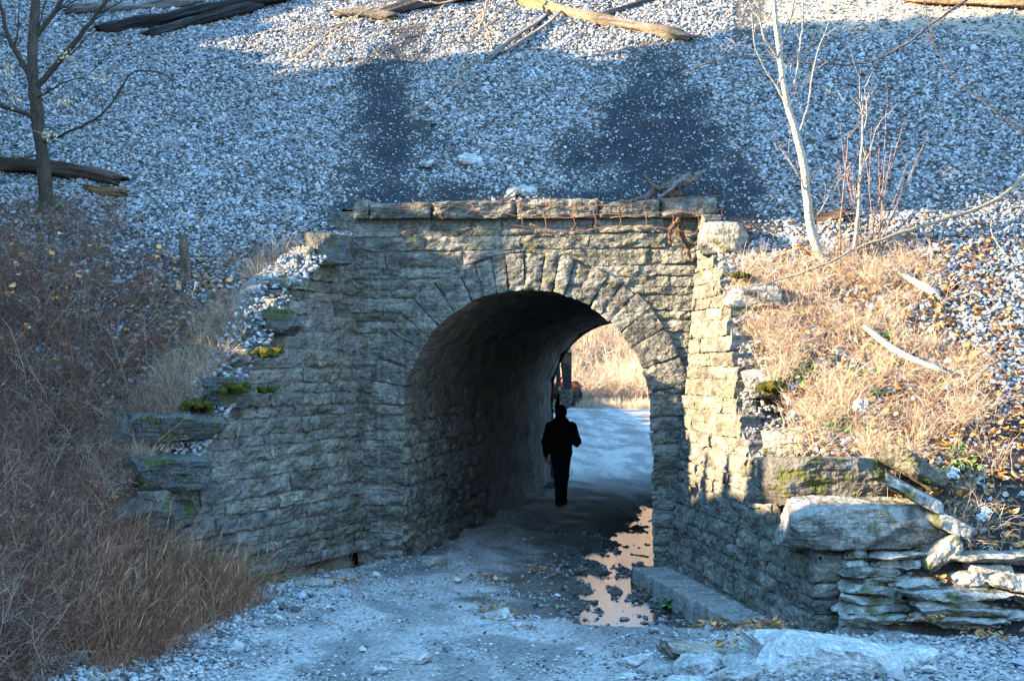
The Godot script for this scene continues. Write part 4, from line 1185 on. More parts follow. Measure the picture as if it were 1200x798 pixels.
# ---------------------------------------------------------------- fallen slabs
func build_slabs() -> void:
	rng.seed = 95
	var g := Color(0.36, 0.345, 0.30); var pale := Color(0.56, 0.54, 0.50); var dark := Color(0.16, 0.15, 0.13)
	slab([2.98, 1.11, 12.38, 1.30, 0.40, 0.75, 0, -4], "long thick grey slab with dark lichen capping the end of the pale wall", g, 0.15)
	slab([2.88, 1.46, 12.95, 1.15, 0.42, 0.60, 0, -6], "dark mossy block resting behind the thick lichened slab", dark, 0.55)
	slab([3.55, 1.58, 12.60, 0.60, 0.164, 0.50, -33, 5], "steeply leaning slab beside the dark mossy block", Color(0.2, 0.18, 0.13), 0.3)
	slab([3.49, 1.37, 12.33, 0.52, 0.11, 0.45, -28, -8], "thin mossy slab leaning under the steeply leaning one", g, 0.4)
	slab([3.72, 1.13, 12.17, 0.42, 0.13, 0.40, -24, 12], "lichened slab tipped against the end of the thick slab", g, 0.2)
	var stack := [[2.95, 0.85, 12.22, 0.22, 0.131, 0.40, 2, 0], [3.29, 0.85, 12.19, 0.50, 0.116, 0.45, 1, 4], [3.08, 0.72, 12.10, 0.54, 0.172, 0.50, -1, -5], [3.58, 0.89, 12.07, 0.36, 0.143, 0.40, 42, 10],
		[3.02, 0.58, 11.90, 0.60, 0.162, 0.50, -2, 5], [3.02, 0.46, 11.85, 0.59, 0.15, 0.50, 3, -6], [3.02, 0.32, 11.90, 0.56, 0.16, 0.50, -3, 3],
		[3.61, 0.58, 11.75, 0.79, 0.14, 0.50, 1, 4], [3.63, 0.47, 11.71, 0.83, 0.14, 0.55, -1, -3], [3.65, 0.34, 11.75, 0.71, 0.145, 0.50, 2, 5], [3.71, 0.22, 11.75, 0.60, 0.13, 0.50, 0, -4]]
	var names := ["small square stone wedged under the left end of the thick slab", "flat block bearing the middle of the thick slab", "pale block second below the thick slab next to the wall end", "rounded stone standing on edge at the end of the thick slab", "top stone of the short stack touching the wall end", "middle stone of the short stack touching the wall end", "bottom stone of the short stack touching the wall end", "top slab of the wide ragged stack beside leaf litter", "second slab of the wide ragged stack", "third slab of the wide ragged stack", "lowest slab of the wide ragged stack"]
	names[0] = "small square stone wedged under the thick slab next to the wall end"
	for k in stack.size():
		var q: Array = stack[k]
		if k == 3:
			slab(q, names[k], g, 0.1, "stones of the collapsed dry wall")
			continue
		for half in 2:   # each bed has split into two thin layers
			var e := [q[0] + rr(-0.04, 0.04), q[1] + q[4] * (0.27 if half == 0 else -0.25), q[2] + rr(-0.05, 0.05), q[3] * rr(0.82, 1.02), q[4] * 0.52, q[5], q[6] + rr(-2, 2), q[7] + rr(-8, 8)]
			slab(e, names[k] + (", upper layer" if half == 0 else ", lower layer"), g * rr(0.95, 1.3), 0.1, "stones of the collapsed dry wall")
	var low := [[3.18, 0.25, 11.55, 0.51, 0.152, 0.50, -3, 8], [3.76, 0.24, 11.45, 0.69, 0.129, 0.50, 1, -6], [3.01, 0.24, 11.3, 0.48, 0.175, 0.50, 4, 3], [3.39, 0.27, 11.0, 0.44, 0.163, 0.50, -2, -9], [3.95, 0.26, 11.0, 0.50, 0.170, 0.50, 2, 6],
		[4.12, 0.88, 12.16, 0.9, 0.086, 0.70, -1, 2], [3.99, 0.80, 12.02, 0.40, 0.07, 0.40, 0, 0], [4.15, 0.70, 11.93, 0.52, 0.127, 0.60, -2, -4], [4.32, 0.58, 11.85, 0.40, 0.09, 0.50, 1, 5], [4.09, 0.46, 11.72, 0.29, 0.08, 0.40, -3, 8], [3.36, 0.66, 12.00, 0.40, 0.107, 0.50, 3, 3], [3.81, 0.70, 11.91, 0.27, 0.170, 0.35, 15, 20], [4.24, 0.34, 11.75, 0.46, 0.14, 0.50, 1, -7]]
	var low_names := ["broken slab at the foot of the short stack by the wall end", "wide low slab lying in front of the ragged stack", "tilted block beside the leaf drift below the short stack", "flat slab lying on the gravel between the ragged stack and the whitish boulder", "flat slab on the gravel out beyond the ragged stack", "long thin shelf slab projecting from the dark soil", "small thin slab tucked under the long shelf slab", "pale slab supporting the shelf under the small thin slab", "narrow slab end sticking out of the soil beside the ragged stack", "small thin slab on edge of the ragged stack by leaf litter", "thin flat stone bedded between the short stack and the ragged stack", "upright stone wedged between the ragged stack and the shelf", "low slab half buried beside the lowest slabs of the ragged stack"]
	for k in low.size():
		slab(low[k], low_names[k], g * rr(0.9, 1.35), 0.08, "loose slabs of the collapsed wall")
	slab([2.16, 0.40, 9.7, 0.92, 0.46, 0.85, -9, -20], "large whitish tilted boulder slab at the road edge with leaf scraps", pale * 1.12, 0.0, "", "boulder", "rock", true)
	slab([1.84, 0.45, 10.1, 0.36, 0.32, 0.50, -3, 10], "squarish white boulder touching the large whitish slab", pale * 1.1, 0.0, "", "boulder", "rock", true)
	slab([1.37, 0.42, 10.3, 0.56, 0.11, 0.40, -10, 6], "thin tilted slab with a tan underside at the puddle end", Color(0.40, 0.35, 0.27))
	var fore := [[1.32, 0.35, 10.02, 0.30, 0.21, 0.40, 6, -14], [1.08, 0.32, 10.21, 0.34, 0.10, 0.35, 10, 4], [1.63, 0.37, 9.91, 0.30, 0.18, 0.35, -5, 9], [0.92, 0.31, 10.5, 0.22, 0.07, 0.2, 0, 30], [1.62, 0.38, 10.5, 0.24, 0.11, 0.22, 8, 50], [1.15, 0.33, 9.6, 0.28, 0.11, 0.25, -4, 20], [1.5, 0.41, 9.45, 0.34, 0.16, 0.3, 5, -30], [2.7, 0.42, 10.2, 0.34, 0.14, 0.3, -6, 25], [2.95, 0.40, 9.9, 0.26, 0.12, 0.26, 5, -20], [0.78, 0.31, 9.9, 0.16, 0.06, 0.14, 5, -20], [2.62, 0.42, 9.75, 0.42, 0.22, 0.4, 8, 35], [1.72, 0.4, 9.55, 0.3, 0.2, 0.3, -8, 60]]
	var fore_names := ["grey angular rock in the pale heap below the thin tilted slab", "long low pale rock on the road side of the heap", "blunt pale rock between the heap and the large whitish slab", "small flat chip of rock at the outer edge of the pale heap", "small rough rock behind the heap beside the leaf drift", "pale rock lying apart on the road below the heap", "pale rock below the blunt one at the foot of the heap", "pale rock beside the far end of the large whitish slab", "smaller pale rock next to the whitish slab on its gravel side", "tiny flat rock alone on the road beside the heap", "rough pale block leaning on the far end of the large whitish slab", "pale rock lodged under the near corner of the large whitish slab"]
	for k in fore.size(): slab(fore[k], fore_names[k], pale * rr(0.8, 1.1), 0.0, "pale rocks heaped at the road edge", "broken_rock", "rock", true)
	# stones on the road and on the bank
	var rd := [[-2.12, 15.2, 0.42, 0.11, "flat pale rock lying in front of the shaded wall"], [-0.75, 10.35, 0.28, 0.07, "flat white stone lying alone on the road"], [-0.12, 12.9, 0.24, 0.08, "angular stone on the gritty middle of the road"], [0.1, 12.3, 0.2, 0.07, "small pale stone on the gritty road beside an angular one"], [-0.95, 17.2, 0.3, 0.14, "dark rock at the mouth of the passage under the shaded wall"]]
	for d in rd: slab([d[0], ground_h(d[0], d[1]) + d[3] * 0.3, d[1], d[2], d[3], d[2] * 0.7, rr(-6, 6), rr(-40, 40)], d[4], pale if d[0] > -0.9 else g, 0.0, "", "loose_rock", "rock", true)
	var bk := [[-0.98, 1.22, 0.24, "flat white stone lying in the ash below the ballast tongue"], [-0.22, 0.45, 0.17, "pale stone perched on the coping edge"], [-0.06, 0.5, 0.2, "larger pale stone perched beside another on the coping"], [-1.86, 2.62, 0.16, "pale stone on the ash chute above the coping"], [-0.75, 1.55, 0.14, "small white stone above the flat white stone in the ash"], [-1.6, 1.25, 0.16, "oblong stone at the foot of the ash chute"]]
	for d in bk:
		var p := on_bank(d[0], d[1], 0.05)
		var q := slab([p.x, p.y, -p.z, d[2] * 1.2, d[2] * 0.45, d[2], 0, rr(-40, 40)], d[3], pale)
		q.rotation.x = 0.5
	# blocks jutting from the broken end of the shaded wall
	var lw: Node3D = get_node("wing_wall")
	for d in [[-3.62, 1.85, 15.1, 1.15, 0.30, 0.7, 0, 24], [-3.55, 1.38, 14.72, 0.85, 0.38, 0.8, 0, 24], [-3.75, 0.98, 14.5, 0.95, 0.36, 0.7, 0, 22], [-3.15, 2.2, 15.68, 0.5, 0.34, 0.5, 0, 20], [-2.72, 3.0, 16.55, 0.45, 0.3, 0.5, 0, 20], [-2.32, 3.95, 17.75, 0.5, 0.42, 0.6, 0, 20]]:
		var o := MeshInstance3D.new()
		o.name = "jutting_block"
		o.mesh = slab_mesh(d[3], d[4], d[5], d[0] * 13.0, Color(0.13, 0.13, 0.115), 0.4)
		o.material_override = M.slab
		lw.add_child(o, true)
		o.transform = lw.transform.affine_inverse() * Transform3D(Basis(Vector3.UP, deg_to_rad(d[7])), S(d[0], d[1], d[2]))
	var rw: Node3D = get_node("wing_wall_001")
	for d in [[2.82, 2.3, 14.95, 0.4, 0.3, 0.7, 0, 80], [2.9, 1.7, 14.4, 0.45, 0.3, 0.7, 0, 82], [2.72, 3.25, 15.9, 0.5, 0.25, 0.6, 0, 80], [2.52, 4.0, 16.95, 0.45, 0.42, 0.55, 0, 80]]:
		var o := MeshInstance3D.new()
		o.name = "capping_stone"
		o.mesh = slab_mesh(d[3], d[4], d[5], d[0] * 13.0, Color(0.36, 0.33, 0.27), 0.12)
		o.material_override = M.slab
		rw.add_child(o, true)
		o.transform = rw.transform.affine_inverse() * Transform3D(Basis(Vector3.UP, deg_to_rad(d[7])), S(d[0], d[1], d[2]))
	# moss cushions
	rng.seed = 97
	var ms := [[2.72, 2.33, 14.55, 0.34, "yellow green moss cushion on the sunlit ledge above the pale wall"], [3.0, 2.38, 14.75, 0.26, "second yellow moss cushion on the sunlit ledge"], [3.25, 1.98, 13.95, 0.26, "dark green moss cushion below the straw on the sunlit bank"], [2.62, 3.55, 16.1, 0.2, "olive moss at the top of the pale wall"], [-2.72, 2.68, 15.85, 0.26, "bright green moss cushion on top of the shaded wall"], [-3.02, 2.3, 15.45, 0.28, "green moss cushion beside hanging dead leaves on the shaded wall"], [-2.72, 2.25, 15.85, 0.16, "small moss patch on the edge of the shaded wall"], [-2.66, 3.08, 16.5, 0.15, "small moss clump higher on the shaded wall"], [-3.35, 2.12, 15.2, 0.3, "dull green moss over the jutting blocks of the shaded wall"]]
	for d in ms:
		var mb := MB.new()
		var lat := 7; var lon := 14
		for lump in 22:
			var off: Vector3 = Vector3(clampf(rng.randfn(0, 0.3), -0.5, 0.5), rr(-0.3, -0.08), clampf(rng.randfn(0, 0.3), -0.5, 0.5)) * d[3]
			var rad: float = d[3] * rr(0.13, 0.24)
			var tint := Color(0.13, 0.115, 0.022).lerp(Color(0.05, 0.065, 0.015), rng.randf())
			var base := mb.v.size()
			for j in lat + 1:
				for i in lon:
					var th := PI * 0.7 * j / lat; var ph := TAU * i / lon
					var dir := Vector3(sin(th) * cos(ph), cos(th), sin(th) * sin(ph))
					var r := 1.0 + 0.35 * nf2(dir.x * 1.6 + off.x * 9.0, dir.z * 1.6 + dir.y) + 0.25 * n2(dir.x * 7.0 + off.z * 9.0, dir.z * 7.0 + dir.y * 5.0)
					mb.v.append(off + Vector3(dir.x, dir.y * 0.75, dir.z) * r * rad)
					mb.c.append(tint * (1.0 + 0.5 * n2(dir.x * 5.0 + d[0], dir.z * 5.0)))
			for j in lat:
				for i in lon:
					var a := base + j * lon + i; var b := base + j * lon + (i + 1) % lon
					mb.ix.append_array(PackedInt32Array([a, b, b + lon, a, b + lon, a + lon]))
		var o := part(self, "moss_cushion", mb.mesh(), M.moss)
		o.position = S(d[0], d[1], d[2])
		tag(o, d[4], "moss")
	# scraps of white plastic
	for d in [[3.36, 2.12, 13.7, 0.14, "crumpled white plastic scrap in the sunlit straw"], [4.05, 1.22, 12.2, 0.13, "torn white plastic scrap caught in roots above the fallen slabs"], [3.88, 1.55, 12.5, 0.11, "shredded white plastic hanging on twigs above the fallen slabs"], [3.35, 3.95, 16.75, 0.16, "white plastic scrap on the ballast beside the pale sapling"], [3.92, 3.85, 16.45, 0.14, "blue white plastic bag caught at the foot of the forked sapling"]]:
		var mb := MB.new()
		var n := 9
		for j in n + 1:
			for i in n + 1:
				var s := float(i) / n - 0.5; var t := float(j) / n - 0.5
				mb.v.append(Vector3(s + 0.25 * n2(t * 4.0 + d[0], s * 4.0), 0.45 * n2(s * 3.0 + d[2], t * 3.0) + 0.2 * n2(s * 9.0, t * 9.0 + d[0]), t + 0.25 * n2(s * 4.0, t * 4.0 + d[2])) * d[3] * 0.75)
				mb.c.append(Color(0.62, 0.63, 0.66))
		mb.grid(n, n, 0)
		var o := part(self, "plastic_scrap", mb.mesh(true), M.plastic)
		o.position = S(d[0], d[1], d[2]); o.rotation = Vector3(0.9, d[0], 0.3)
		tag(o, d[4], "litter")

# ---------------------------------------------------------------- the walker
func net(caps: Array, cell: float, k: float) -> MB:
	# caps: [from, to, radius, radius]; a smooth union meshed as surface nets
	var lo := Vector3(9, 9, 9); var hi := -lo
	for q in caps:
		for e in 2:
			var r: Vector3 = Vector3.ONE * (q[2 + e] + 0.05)
			lo = lo.min(q[e] - r); hi = hi.max(q[e] + r)
	var n := Vector3i((hi - lo) / cell) + Vector3i(2, 2, 2)
	var f := PackedFloat32Array(); f.resize(n.x * n.y * n.z); f.fill(1.0)
	for q in caps:
		var a: Vector3 = q[0]; var b: Vector3 = q[1]
		var ra: float = q[2]; var rb: float = q[3]
		var pad: float = maxf(ra, rb) + k + 2.0 * cell
		var i0 := Vector3i(((a.min(b) - lo) / cell - Vector3.ONE * (pad / cell)).max(Vector3.ZERO))
		var i1 := Vector3i((a.max(b) - lo) / cell + Vector3.ONE * (pad / cell)) + Vector3i.ONE
		var ab := b - a; var l2 := maxf(ab.length_squared(), 1e-8)
		for z in range(i0.z, mini(i1.z, n.z)):
			for y in range(i0.y, mini(i1.y, n.y)):
				for x in range(i0.x, mini(i1.x, n.x)):
					var p := lo + Vector3(x, y, z) * cell
					var t := clampf((p - a).dot(ab) / l2, 0.0, 1.0)
					var d := p.distance_to(a + ab * t) - lerpf(ra, rb, t)
					var at := (z * n.y + y) * n.x + x
					var o := f[at]
					var h := maxf(k - absf(d - o), 0.0) / k
					f[at] = minf(d, o) - h * h * k * 0.25
	var mb := MB.new()
	var id := PackedInt32Array(); id.resize(f.size()); id.fill(-1)
	var st := [1, n.x, n.x * n.y]
	var corner := []
	for c in 8: corner.append((c & 1) * st[0] + ((c >> 1) & 1) * st[1] + (c >> 2) * st[2])
	for z in n.z - 1:
		for y in n.y - 1:
			for x in n.x - 1:
				var at: int = (z * n.y + y) * n.x + x
				var neg := 0
				for c in 8:
					if f[at + corner[c]] < 0.0: neg += 1
				if neg == 0 or neg == 8: continue
				var sum := Vector3.ZERO; var m := 0
				for c in 8:
					for ax in 3:
						if (c >> ax) & 1: continue
						var e: int = c | (1 << ax)
						var fa := f[at + corner[c]]; var fb := f[at + corner[e]]
						if (fa < 0.0) == (fb < 0.0): continue
						var t := fa / (fa - fb)
						var p := Vector3(c & 1, (c >> 1) & 1, c >> 2)
						p[ax] += t
						sum += p; m += 1
				id[at] = mb.v.size()
				mb.v.append(lo + (Vector3(x, y, z) + sum / m) * cell)
				mb.c.append(Color.WHITE)
	for z in range(1, n.z - 1):
		for y in range(1, n.y - 1):
			for x in range(1, n.x - 1):
				var at: int = (z * n.y + y) * n.x + x
				for ax in 3:
					var fa := f[at]; var fb := f[at + st[ax]]
					if (fa < 0.0) == (fb < 0.0): continue
					var u: int = st[(ax + 1) % 3]; var w: int = st[(ax + 2) % 3]
					var q := [id[at], id[at - u], id[at - u - w], id[at - w]]
					if q.min() < 0: continue
					if fa >= 0.0: q.reverse()
					mb.ix.append_array(PackedInt32Array([q[0], q[2], q[1], q[0], q[3], q[2]]))
	return mb
func merge(a: MB, b: MB) -> void:
	var o := a.v.size()
	a.v.append_array(b.v); a.c.append_array(b.c)
	for k in b.ix: a.ix.append(k + o)
func hand(wrist: Vector3, dir: Vector3, side: Vector3, palm: Vector3, curl: float) -> MB:
	var d := dir.normalized(); var s := side.normalized(); var p := palm.normalized()
	var caps := [[wrist, wrist + d * 0.03, 0.026, 0.028]]
	var kn := wrist + d * 0.085
	for i in 4:
		var off := s * (0.027 - 0.018 * i)
		caps.append([wrist + d * 0.02 + off * 0.6, kn + off, 0.016, 0.012])
		var l: float = [0.036, 0.042, 0.040, 0.030][i]
		var a := kn + off; var dd := d
		for j in 3:
			dd = (dd + p * curl).normalized()
			var b: Vector3 = a + dd * l * [1.0, 0.72, 0.55][j]
			caps.append([a, b, 0.0095 - 0.0007 * j, 0.0088 - 0.0007 * j])
			a = b
	var ta := wrist + d * 0.022 + s * 0.026
	var tb := ta + (d * 0.6 + s * 0.65 + p * 0.35).normalized() * 0.04
	caps.append([ta, tb, 0.014, 0.011]); caps.append([tb, tb + (d + p * 0.5).normalized() * 0.032, 0.011, 0.009])
	return net(caps, 0.0045, 0.006)
func build_person() -> void:
	var x := 0.86; var d := 24.9
	var g := road_h(x, d)
	var t := thing("person", "person in black hooded jacket and black trousers walking away through the passage", "person", S(x, g, d), deg_to_rad(-10.0))
	var V := func(a: float, b: float, c: float) -> Vector3: return Vector3(a, b, c)
	var legs := [
		[V.call(-0.085, 0.92, 0.0), V.call(-0.06, 0.52, 0.02), 0.098, 0.066], [V.call(-0.06, 0.52, 0.02), V.call(-0.02, 0.10, 0.20), 0.064, 0.052],
		[V.call(0.085, 0.92, 0.0), V.call(0.05, 0.51, -0.13), 0.098, 0.066], [V.call(0.05, 0.51, -0.13), V.call(0.015, 0.09, -0.23), 0.064, 0.052],
		[V.call(-0.02, 0.075, 0.21), V.call(-0.03, 0.05, 0.05), 0.05, 0.042], [V.call(0.015, 0.055, -0.22), V.call(0.02, 0.045, -0.40), 0.05, 0.042],
		[V.call(-0.05, 0.95, 0.0), V.call(0.05, 0.95, 0.0), 0.125, 0.125]]
	var trunk := [[V.call(-0.06, 0.98, 0.0), V.call(0.06, 0.98, 0.0), 0.13, 0.13], [V.call(-0.07, 1.12, 0.0), V.call(0.07, 1.12, 0.0), 0.135, 0.135], [V.call(-0.10, 1.30, 0.0), V.call(0.10, 1.30, 0.0), 0.135, 0.135], [V.call(-0.16, 1.40, 0.0), V.call(0.16, 1.40, 0.0), 0.085, 0.085],
		[V.call(0, 1.40, 0.01), V.call(0, 1.52, -0.01), 0.085, 0.065], [V.call(-0.05, 1.46, 0.06), V.call(0.05, 1.46, 0.06), 0.06, 0.06],
		[V.call(-0.20, 1.39, 0.0), V.call(-0.27, 1.13, 0.03), 0.082, 0.066], [V.call(-0.27, 1.13, 0.03), V.call(-0.275, 0.90, -0.03), 0.064, 0.05],
		[V.call(0.20, 1.39, 0.0), V.call(0.29, 1.14, 0.04), 0.082, 0.066], [V.call(0.29, 1.14, 0.04), V.call(0.25, 1.07, -0.18), 0.064, 0.05]]
	var body := net(legs + trunk, 0.018, 0.05)
	for k in body.v.size():
		var p := body.v[k]
		var c := Color(0.012, 0.012, 0.014)
		if p.y < 0.95 and absf(p.x) < 0.2: c = Color(0.014, 0.015, 0.02)
		if p.y < 0.11: c = Color(0.02, 0.017, 0.014)
		body.c[k] = c
	var head := net([[V.call(0, 1.50, 0.0), V.call(0, 1.58, -0.01), 0.055, 0.06], [V.call(0, 1.645, 0.015), V.call(0, 1.655, -0.015), 0.092, 0.09], [V.call(0, 1.60, -0.04), V.call(0, 1.565, -0.055), 0.06, 0.04], [V.call(0, 1.64, -0.095), V.call(0, 1.61, -0.118), 0.012, 0.016], [V.call(-0.025, 1.575, -0.098), V.call(0.025, 1.575, -0.098), 0.008, 0.008], [V.call(-0.09, 1.65, 0.01), V.call(-0.094, 1.61, 0.005), 0.016, 0.012], [V.call(0.09, 1.65, 0.01), V.call(0.094, 1.61, 0.005), 0.016, 0.012]], 0.008, 0.02)
	for k in head.v.size(): head.c[k] = Color(0.25, 0.15, 0.10)
	merge(body, head)
	for h in [hand(Vector3(-0.275, 0.90, -0.03), Vector3(0.0, -1, -0.12), Vector3(0.1, 0, -1), Vector3(1, 0, 0), 0.35), hand(Vector3(0.25, 1.07, -0.18), Vector3(-0.15, 0.1, -1), Vector3(-0.5, 1, 0), Vector3(-1, -0.3, 0), 0.6)]:
		for k in h.v.size(): h.c[k] = Color(0.25, 0.15, 0.10)
		merge(body, h)
	part(t, "body", body.mesh(), M.cloth)
	var cap := net([[Vector3(0, 1.67, 0.02), Vector3(0, 1.675, -0.01), 0.102, 0.10], [Vector3(0, 1.54, 0.045), Vector3(0, 1.62, 0.04), 0.085, 0.09], [Vector3(-0.07, 1.47, 0.05), Vector3(0.07, 1.47, 0.05), 0.085, 0.085]], 0.01, 0.04)
	for k in cap.v.size(): cap.c[k] = Color(0.011, 0.011, 0.013)
	part(t, "hood", cap.mesh(), M.cloth)

# ---------------------------------------------------------------- beyond the passage
func prism(pts: Array, z0: float, z1: float, col: Color) -> ArrayMesh:   # outline in x and y, bevelled a little, between z0 and z1
	var mb := MB.new()
	var n := pts.size()
	var mid := Vector2.ZERO
	for p in pts: mid += p / n
	var layers := [[z0, 0.96], [lerpf(z0, z1, 0.04), 1.0], [lerpf(z0, z1, 0.96), 1.0], [z1, 0.96]]
	for l in layers:
		for p in pts:
			var q: Vector2 = mid + (p - mid) * l[1]
			mb.v.append(Vector3(q.x, q.y, l[0])); mb.c.append(col * rr(0.92, 1.08))
	for l in 3:
		for i in n:
			var a: int = l * n + i; var b: int = l * n + (i + 1) % n
			mb.ix.append_array(PackedInt32Array([a, b, b + n, a, b + n, a + n]))
	for l in [0, 3]:
		for i in range(1, n - 1): mb.ix.append_array(PackedInt32Array([l * n, l * n + i, l * n + i + 1]))
	return mb.mesh(true)
func wheel(parent: Node3D, at: Vector3, r: float, w: float, col: Color) -> void:
	var mb := MB.new()
	var n := 24
	var pr := [[r * 0.58, -w * 0.42], [r * 0.62, -w * 0.5], [r * 0.93, -w * 0.5], [r, -w * 0.36], [r, w * 0.36], [r * 0.93, w * 0.5], [r * 0.62, w * 0.5], [r * 0.58, w * 0.42]]
	for i in n + 1:
		var a := TAU * i / n
		var lug := 1.0 if i % 2 == 0 else 0.965
		for p in pr: mb.v.append(Vector3(cos(a) * p[0] * lug, sin(a) * p[0] * lug, p[1])); mb.c.append(Color(0.05, 0.04, 0.032))
	mb.grid(pr.size() - 1, n, 0)
	var o := part(parent, "wheel", mb.mesh(), M.paint)
	o.position = at
	mb = MB.new()
	mb.tube(PackedVector3Array([Vector3(0, 0, -w * 0.4), Vector3(0, 0, -w * 0.2), Vector3(0, 0, w * 0.2), Vector3(0, 0, w * 0.4)]), PackedFloat32Array([r * 0.6, r * 0.35, r * 0.35, r * 0.6]), 16, col)
	part(o, "rim", mb.mesh(), M.paint)
func build_machines() -> void:
	rng.seed = 121
	var gx := 2.1; var gd := 57.0
	var t := thing("excavator", "parked excavator beyond the passage with its dusty dark arm lowered", "excavator", S(gx, ground_h(gx, gd), gd), 0.0)
	var cream := Color(0.42, 0.38, 0.29); var olive := Color(0.035, 0.033, 0.026); var dark := Color(0.03, 0.028, 0.025); var grn := Color(0.10, 0.22, 0.12)
	part(t, "stick", prism([Vector2(-0.22, 2.75), Vector2(-0.05, 2.95), Vector2(0.18, 2.9), Vector2(0.30, 2.3), Vector2(0.28, 0.95), Vector2(0.12, 0.75), Vector2(-0.05, 0.9), Vector2(-0.12, 2.0)], -0.18, 0.18, olive), M.paint)
	part(t, "boom", prism([Vector2(-0.35, 2.7), Vector2(0.10, 2.62), Vector2(0.12, 2.95), Vector2(-0.4, 3.1), Vector2(-2.2, 3.7), Vector2(-3.6, 1.9), Vector2(-3.9, 1.3), Vector2(-3.5, 1.3), Vector2(-2.1, 3.15)], -0.2, 0.2, cream), M.paint)
	var mb := MB.new()
	mb.tube(PackedVector3Array([Vector3(-1.5, 3.75, 0), Vector3(0.0, 3.15, 0)]), PackedFloat32Array([0.09, 0.09]), 10, cream)
	mb.tube(PackedVector3Array([Vector3(-0.2, 3.2, 0), Vector3(0.12, 2.75, 0)]), PackedFloat32Array([0.05, 0.05]), 10, Color(0.4, 0.4, 0.4))
	part(t, "arm_cylinder", mb.mesh(), M.paint)
	mb = MB.new()
	mb.tube(PackedVector3Array([Vector3(-0.28, 2.3, 0.12), Vector3(-0.24, 1.0, 0.12)]), PackedFloat32Array([0.09, 0.09]), 10, dark)
	mb.tube(PackedVector3Array([Vector3(-0.24, 1.0, 0.12), Vector3(-0.1, 0.6, 0.1)]), PackedFloat32Array([0.05, 0.05]), 10, Color(0.4, 0.4, 0.4))
	part(t, "bucket_cylinder", mb.mesh(), M.paint)
	part(t, "linkage", prism([Vector2(-0.05, 2.35), Vector2(0.24, 2.35), Vector2(0.26, 2.62), Vector2(-0.05, 2.66)], -0.26, 0.26, grn), M.paint)
	var bk := part(t, "bucket", prism([Vector2(-0.22, 0.85), Vector2(0.24, 0.9), Vector2(0.32, 0.5), Vector2(0.22, 0.16), Vector2(-0.08, 0.02), Vector2(-0.42, 0.06), Vector2(-0.2, 0.3)], -0.45, 0.45, Color(0.13, 0.11, 0.085)), M.paint)
	for k in 5: part(bk, "tooth", prism([Vector2(-0.42, 0.1), Vector2(-0.55, 0.0), Vector2(-0.38, 0.0)], -0.42 + k * 0.19, -0.34 + k * 0.19, dark), M.paint)
	part(t, "house", prism([Vector2(-6.6, 1.1), Vector2(-3.2, 1.1), Vector2(-3.2, 1.7), Vector2(-4.0, 2.1), Vector2(-6.4, 2.2), Vector2(-6.7, 1.9)], -1.2, 1.2, cream), M.paint)
	var cab := part(t, "cab", prism([Vector2(-4.5, 1.7), Vector2(-3.2, 1.7), Vector2(-3.25, 2.4), Vector2(-3.6, 3.1), Vector2(-4.5, 3.1)], 0.3, 1.15, cream), M.paint)
	part(cab, "window", prism([Vector2(-4.35, 2.2), Vector2(-3.4, 2.2), Vector2(-3.45, 2.45), Vector2(-3.72, 2.95), Vector2(-4.35, 2.95)], 1.14, 1.17, dark), M.plastic)
	for z in [-0.9, 0.9]: part(t, "track", prism([Vector2(-6.5, 0.45), Vector2(-6.2, 0.02), Vector2(-3.4, 0.02), Vector2(-3.1, 0.45), Vector2(-3.4, 0.88), Vector2(-6.2, 0.88)], z - 0.3, z + 0.3, dark), M.paint)
	part(t, "turntable", prism([Vector2(-5.8, 0.8), Vector2(-3.8, 0.8), Vector2(-3.8, 1.12), Vector2(-5.8, 1.12)], -0.8, 0.8, dark), M.paint)
	gx = 2.1; gd = 60.5
	t = thing("tractor", "small red tractor with muddy wheels parked behind the excavator arm", "tractor", S(gx, ground_h(gx, gd), gd), deg_to_rad(-12))
	var red := Color(0.24, 0.04, 0.028)
	part(t, "hood", prism([Vector2(-1.4, 0.5), Vector2(-0.1, 0.5), Vector2(-0.1, 0.98), Vector2(-1.3, 0.92), Vector2(-1.45, 0.75)], -0.28, 0.28, red), M.paint)
	part(t, "chassis", prism([Vector2(-1.3, 0.3), Vector2(0.6, 0.3), Vector2(0.6, 0.55), Vector2(-1.3, 0.5)], -0.2, 0.2, dark), M.paint)
	part(t, "seat", prism([Vector2(0.15, 0.62), Vector2(0.6, 0.62), Vector2(0.68, 1.05), Vector2(0.58, 1.05), Vector2(0.5, 0.75), Vector2(0.15, 0.74)], -0.22, 0.22, dark), M.paint)
	for z in [-0.52, 0.52]:
		wheel(t, Vector3(0.35, 0.48, z), 0.48, 0.3, Color(0.36, 0.22, 0.10))
		wheel(t, Vector3(-1.05, 0.3, z * 0.9), 0.3, 0.2, Color(0.36, 0.22, 0.10))
		part(t, "fender", prism([Vector2(-0.1, 0.85), Vector2(0.1, 1.06), Vector2(0.6, 1.06), Vector2(0.82, 0.8), Vector2(0.72, 0.78), Vector2(0.55, 0.98), Vector2(0.12, 0.98)], z - 0.16, z + 0.16, red), M.paint)
	mb = MB.new()
	mb.tube(PackedVector3Array([Vector3(-0.15, 0.9, 0), Vector3(0.0, 1.2, 0)]), PackedFloat32Array([0.03, 0.03]), 8, dark)
	var ring := PackedVector3Array()
	for k in 17: ring.append(Vector3(0.0 + 0.08 * sin(TAU * k / 16.0), 1.2 + 0.10 * sin(TAU * k / 16.0), 0.19 * cos(TAU * k / 16.0)))
	mb.tube(ring, taper(17, 0.018, 0.018), 6, dark)
	part(t, "steering_wheel", mb.mesh(), M.paint)

